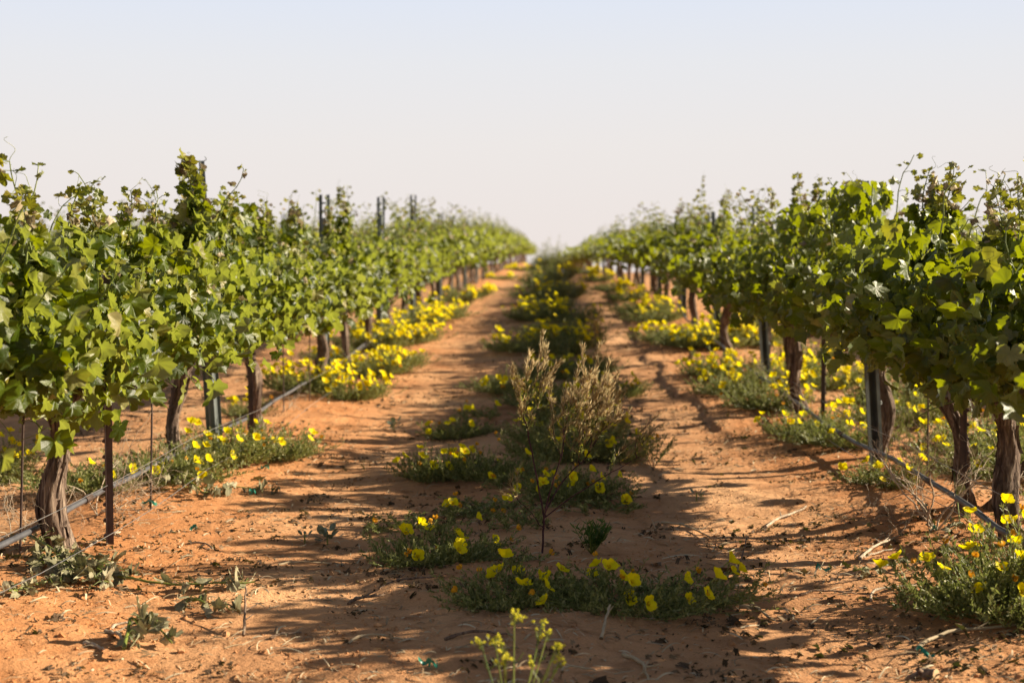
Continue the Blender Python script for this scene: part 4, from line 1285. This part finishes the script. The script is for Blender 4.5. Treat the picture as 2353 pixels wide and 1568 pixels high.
brush(1820, 985, .26, .10, 3, "pale dead stalks at the foot of the leaning right trunk", 'pale', 9, .003)
brush(1790, 900, .34, .12, 5, "blurred dead stalks between right trunks", 'pale', 10, .002)
brush(655, 950, .14, .15, 5, "grey dead stalks at the drip tube beyond the third left trunk", 'pale', 11, .002)

def cutting(pts, label, seed, leaves=40, r=.0045, heap=None, rad=.045, size=.05):
    P0 = [G(*p[:2]) + Vector((0, 0, .012 + (p[2] if len(p) > 2 else 0))) for p in pts]
    o = P0[0]; t = empty("vine_cutting", o); tag(t, label, "vine cutting", "wilted vine cuttings on the sand")
    Q = np.array([p - o for p in P0]); k = np.linspace(0, 1, len(Q)); u = np.linspace(0, 1, 26)
    C = np.stack([np.interp(u, k, Q[:, i]) for i in range(3)], -1)
    rg = np.random.default_rng(seed); C[:, 2] += .006 + .008 * np.abs(np.sin(u * 12 + seed))
    ms = MB(); add_tube(ms, C, r * (1.2 - .7 * u), 7, 0, True)
    ml = MB(); pos = []; tip = []; nn = []; s = []
    for j in range(leaves):
        i = rg.integers(1, 26) if heap is None or rg.random() > .55 else rg.integers(*heap)
        p = C[i] + rg.normal(0, rad * (1.0 if heap is None or not (heap[0] <= i <= heap[1]) else 1.5), 3) * np.array([1, 1, .0]); p[2] = C[i][2] + abs(rg.normal(0, rad * .28)) - .006
        pos.append(p); tip.append((rg.normal(0, 1), rg.normal(0, 1), rg.uniform(-.5, .7))); nn.append(rg.normal(0, 1, 3)); s.append(rg.uniform(.5, 1) * size)
        add_tube(ms, [C[i], (C[i] + p) / 2 + [0, 0, .012], p], .0012, 3)
    for q in range(4):
        sel = slice(q, None, 4)
        if len(pos[sel]): ml.many(LEAF_CR[q][0], LEAF_CR[q][1], frames(np.array(tip[sel]), np.array(nn[sel]), np.array(s[sel])), np.array(pos[sel]), 0)
    link("stem", ms.mesh("cutting_stem", [M['shoot']]), t); link("wilted_leaves", ml.mesh("cutting_leaves", [M['wilt']]), t)
cutting([(60, 1280, .02), (140, 1318, .01), (240, 1335), (340, 1352), (470, 1352), (585, 1350)], "long wilted vine cutting lying from the nearest left trunk into the track", 1, 80, .005, (4, 12), .032, .040)
cutting([(20, 1398), (90, 1372), (150, 1352), (170, 1330)], "wilted vine cutting below the heap at the nearest left trunk", 2, 34, .003, None, .03, .036)
cutting([(90, 1322, .01), (120, 1338, .0), (180, 1350), (250, 1362)], "heap of wilted leaves at the foot of the nearest left trunk", 3, 45, .004, None, .036, .036)
cutting([(285, 1512), (300, 1480, .04), (345, 1470, .03), (395, 1485)], "short green vine cutting with curled grey leaves in the left track", 4, 16, .0045, None, .022, .045)
cutting([(430, 1385), (490, 1398), (540, 1408)], "small cluster of wilted leaves below the long cutting", 5, 15, .003, None, .025, .034)
cutting([(420, 1140, .03), (470, 1150), (540, 1135), (640, 1128)], "wilted cutting in front of the bleached curved left trunk", 6, 26, .0032, (1, 8), .03, .045)
cutting([(1960, 1322), (2030, 1318), (2080, 1308), (2150, 1300)], "dark dead vine cutting lying at the right side of the right track", 7, 14, .003, None, .02, .034)
cutting([(2200, 1150, .25), (2190, 1180, .12), (2205, 1225), (2290, 1260)], "wilted leaves caught around the bent double trunk", 8, 34, .003, None, .04, .036)

def stick(a, b, r, label, mt='twig', bend=.02, seed=1, name="fallen_stick", up=0):
    A, B = G(*a), G(*b); o = A; B = B - A; B.z += up
    rg = np.random.default_rng(seed); u = np.linspace(0, 1, 11)
    C = np.array(B)[None] * u[:, None]; C[:, 2] += r * .8 + bend * .4 * np.sin(u * PI); perp = np.array([-B.y, B.x, 0]); perp = perp / (np.linalg.norm(perp) + 1e-6)
    C += perp[None] * (bend * np.sin(u * PI * rg.uniform(1, 2)))[:, None] + rg.normal(0, r * .25, C.shape)
    m = MB(); add_tube(m, C, r * (1 - .45 * u) * (1 + .12 * np.sin(u * 17 + seed)), 7, 0, True)
    for k in range(2):
        if np.linalg.norm(B) > .12:
            i = rg.integers(3, 9); d = norm(norm(C[i + 1] - C[i]) + rg.normal(0, .6, 3)); d[2] = abs(d[2]) * .5
            add_tube(m, [C[i], C[i] + d * .03, C[i] + d * .055 + [0, 0, .002]], [r * .5, r * .4, r * .25], 5, 0, True)
    ob = link(name, m.mesh(name, [M[mt]]), loc=o); tag(ob, label, "stick", "sticks lying on the sand")
stick((1975, 1268), (2062, 1222), .006, "pale broken stick right of the right track", 'pale', .01, 2)
stick((1985, 1262), (2062, 1247), .004, "second pale stick touching the broken one", 'pale', .004, 3)
stick((1760, 1190), (1850, 1155), .006, "pale flat straw piece in the upper right track", 'pale', .01, 4)
stick((1830, 1010), (1865, 1032), .004, "short curved twig in the right track", 'twig', .02, 5)
stick((2100, 1478), (2330, 1430), .006, "long curved pale stalk below the right front wildflowers", 'straw', .03, 6)
stick((1700, 1382), (1790, 1410), .006, "pale stalk at the right end of the front wildflower clump", 'straw', .015, 7)
stick((2170, 1280), (2200, 1235), .005, "dark forked twig in the lower right", 'twig', .01, 8)
stick((2000, 1368), (2100, 1335), .0045, "thin pale twig above the cut stub", 'pale', .03, 9)
stick((560, 1452), (566, 1412), .0045, "short upright orange brown stub in the left track", 'twig', .0, 10, up=.09)
stick((620, 1470), (690, 1445), .005, "twig right of the upright stub", 'twig', .01, 11)
stick((240, 1455), (290, 1482), .006, "pale bent stick in the lower left", 'pale', .01, 12)
stick((258, 1450), (330, 1430), .0045, "pale curved twig in the lower left", 'pale', .02, 13)
stick((195, 1490), (240, 1505), .006, "short pale chip of wood in the lower left", 'pale', .0, 14)
stick((800, 1372), (880, 1352), .006, "dark stick at the middle of the left track's shade", 'twig', .01, 15)
stick((870, 1348), (1010, 1330), .0045, "long dark stick leading to the sprawling clump", 'twig', .02, 16)
stick((800, 1475), (940, 1462), .0045, "arched pale stalk near the bottom left of the shade", 'straw', .03, 17)
stick((640, 1290), (760, 1278), .004, "pale straw bundle below the small grey plant", 'straw', .01, 18)
stick((1020, 1480), (1180, 1475), .005, "long dark twig behind the mustard", 'twig', .02, 19)
stick((1430, 1510), (1500, 1560), .006, "pale stalk at the bottom of the photo right of the mustard", 'straw', .015, 20)
stick((1290, 1560), (1360, 1552), .004, "bent straw at the bottom edge", 'straw', .02, 21)
stick((1520, 1180), (1640, 1205), .005, "pale stalk on sand behind the green bushy plant", 'straw', .02, 22)
stick((430, 1248), (520, 1262), .004, "dark thin twig below the thin rod", 'twig', .02, 23)
stick((1690, 1330), (1716, 1290), .004, "thin reddish grass stem standing at the front clump's right end", 'twig', .0, 24, up=.10)
stick((205, 1270), (275, 1235), .006, "pale stick at the foot of the brown stake", 'pale', .0, 25)
stick((1840, 1360), (1960, 1352), .004, "thin curved twig in the middle of the right track", 'twig', .02, 26)
stick((1380, 1480), (1400, 1440), .005, "short upright stub in front of the wildflower clump", 'straw', .0, 27, up=.05)

def stub():
    o = G(2125, 1535); m = MB()
    add_tube(m, [(-.035, .02, -.02), (.0, 0, .006), (.022, -.022, .012)], [.017, .017, .016], 12, 0)
    add_tube(m, [(.022, -.022, .012), (.0225, -.0225, .0121)], [.016, .0010], 12, 1)
    add_tube(m, [(0, 0, .006), (-.022, -.015, .024)], [.008, .006], 8, 0, True)
    ob = link("wood_stub", m.mesh("wood_stub", [M['twig'], M['endgrain']])); ob.location = o
    tag(ob, "sawn off vine stub with a pale cut end at the bottom right", "wood stub")
stub()

for i, (px, py, lab) in enumerate([(450, 1220, "green plastic scrap on the sand below the thin rod"), (610, 1082, "green plastic scrap behind the lane edge flowers on the left"), (497, 1085, "green plastic tie among the flowers at the curved left trunk"),
                                   (2115, 1180, "green plastic scrap at the foot of the bleached branches"), (2140, 1215, "green plastic scrap right of the trunk shadow"), (2125, 1485, "green plastic scrap by the long pale stalk"),
                                   (1885, 1300, "green plastic scrap in the right track"), (985, 1530, "green plastic scrap at the bottom of the left shade"), (580, 1137, "green plastic scrap at the edge of the left wildflowers")]):
    p = G(px, py)
    o = link("plastic_scrap", tie_mesh(20 + i, .8), loc=(p.x, p.y, p.z + .002)); tag(o, lab, "plastic scrap", "green plastic scraps")

# ------------------------------------------------------------------ litter nobody could count
def scatter(n, ymin, ymax, seed, thr=.45, sc_=1.1, xw=3.0):
    rg = np.random.default_rng(seed)
    # denser near the camera, in drifts
    y = ymin * (ymax / ymin) ** rg.random(n * 5); x = rg.uniform(-xw, xw, n * 5) * np.clip(.42 * y / 1.0, .8, 1.6) / 1.6
    k = vn(x * sc_, y * sc_, seed) * .6 + vn(x * 3.7, y * 3.7, seed + 3) * .4 + .10 * np.exp(-((np.abs(x) - 1.25) / .4) ** 2)
    keep = k > thr + rg.uniform(-.12, .12, n * 5)
    x, y = x[keep][:n], y[keep][:n]
    return np.stack([x, y, ground_h(x, y)], -1), rg
P, rg = scatter(22000, 2.7, 19, 5, .50)
m = MB(); n = len(P); k = 6
u = np.linspace(0, 1, k)
L = (.014 + .065 * rg.random(n) ** 1.6) * (1 + 1.2 * (rg.random(n) > .93)); a = rg.uniform(0, 2 * PI, n); cv = rg.normal(0, .35, n) * (1 + 3 * (rg.random(n) > .9)); arch = rg.uniform(0, .16, n) * L; w = .0006 + .0024 * rg.random(n) ** 2
ang = a[:, None] + cv[:, None] * u[None]
dxy = np.stack([np.cos(ang), np.sin(ang)], -1) * (L / k)[:, None, None]
XY = P[:, None, :2] + np.cumsum(dxy, 1)
Z = P[:, None, 2] + .002 + arch[:, None] * np.sin(u * PI)[None] + (rg.uniform(-.02, .30, n) * L * (rg.random(n) > .6))[:, None] * u[None]
C = np.concatenate([XY, Z[..., None]], -1)
side = np.stack([-np.sin(ang), np.cos(ang), np.full_like(ang, .45)], -1) * w[:, None, None] * (np.array([.9, 1, 1, .9, .7, .25])[None, :, None])
VV = np.concatenate([C - side, C + side], 1)
base = np.array([[i, i + 1, k + i + 1, k + i] for i in range(k - 1)])
FF = (base[None] + (np.arange(n) * 2 * k)[:, None, None]).reshape(-1, 4)
m.add(VV.reshape(-1, 3), FF)
tag(link("straw_litter", m.mesh("straw_litter", [M['straw']])), "scattered broken straw and dry grass lying over the red sand", "straw", kind="stuff")

P, rg = scatter(15000, 2.7, 19, 15, .60, 2.2)
m = MB(); n = len(P)
tv, tf = LEAF_LO[0]
tv = tv.copy(); tv[:, 2] += .5 * np.sin(tv[:, 0] * 3) + .25 * np.cos(tv[:, 1] * 5)
s = (.003 + .014 * rg.random(n) ** 2) * (1 + .8 * (rg.random(n) > .96))
Ms = frames(rg.normal(0, 1, (n, 3)) * [1, 1, .35], rg.normal(0, 1, (n, 3)) + [0, 0, .6], s)
Ms[:, :, 1] *= rg.uniform(.3, 1, n)[:, None]; Ms[:, :, 0] *= rg.uniform(.8, 1.8, n)[:, None]
m.many(tv, tf, Ms, P + [0, 0, .004])
# heaps of mixed dead leaf in the drifts
hp = rg.uniform(0, 1, (150, 2)); hx = -2.0 + 4.0 * hp[:, 0]; hy = 2.9 * (11 / 2.9) ** hp[:, 1]
cnt = 26; X_ = np.repeat(hx, cnt) + rg.normal(0, .035, 150 * cnt); Y_ = np.repeat(hy, cnt) + rg.normal(0, .03, 150 * cnt)
P2 = np.stack([X_, Y_, ground_h(X_, Y_) + .003 + np.abs(rg.normal(0, .006, 150 * cnt))], -1)
M2 = frames(rg.normal(0, 1, (len(P2), 3)) * [1, 1, .4], rg.normal(0, 1, (len(P2), 3)) + [0, 0, .4], .004 + .012 * rg.random(len(P2)) ** 2)
M2[:, :, 1] *= rg.uniform(.2, .8, len(P2))[:, None]
m.many(tv, tf, M2, P2)
tag(link("dead_leaf_litter", m.mesh("dead_leaf_litter", [M['crumb']])), "dark curled crumbs of dead leaves strewn over the red sand", "leaf litter", kind="stuff")

P, rg = scatter(12000, 2.7, 15, 25, .52, 1.5)
m = MB(); n = len(P)
ov = np.array([(1, 0, 0), (-.9, .1, 0), (0, 1, 0), (.1, -1, 0), (0, 0, .8), (0, 0, -.8), (.6, .6, .4), (-.6, -.5, .5)], float)
of = np.array([(0, 6, 4), (6, 2, 4), (2, 1, 4), (1, 7, 4), (7, 3, 4), (3, 0, 4), (0, 2, 6), (1, 3, 7), (2, 0, 5), (1, 2, 5), (3, 1, 5), (0, 3, 5)])
s = rg.uniform(.0012, .0075, n) * (1 + 1.3 * (rg.random(n) > .97))
Ms = frames(rg.normal(0, 1, (n, 3)), rg.normal(0, 1, (n, 3)), s)
m.many(ov, of, Ms, P + [0, 0, .0008])
clods = link("soil_clods", m.mesh("soil_clods", [M['sand']], smooth=False)); tag(clods, "small crumbs and clods of red soil on the sand", "soil clods", kind="stuff")
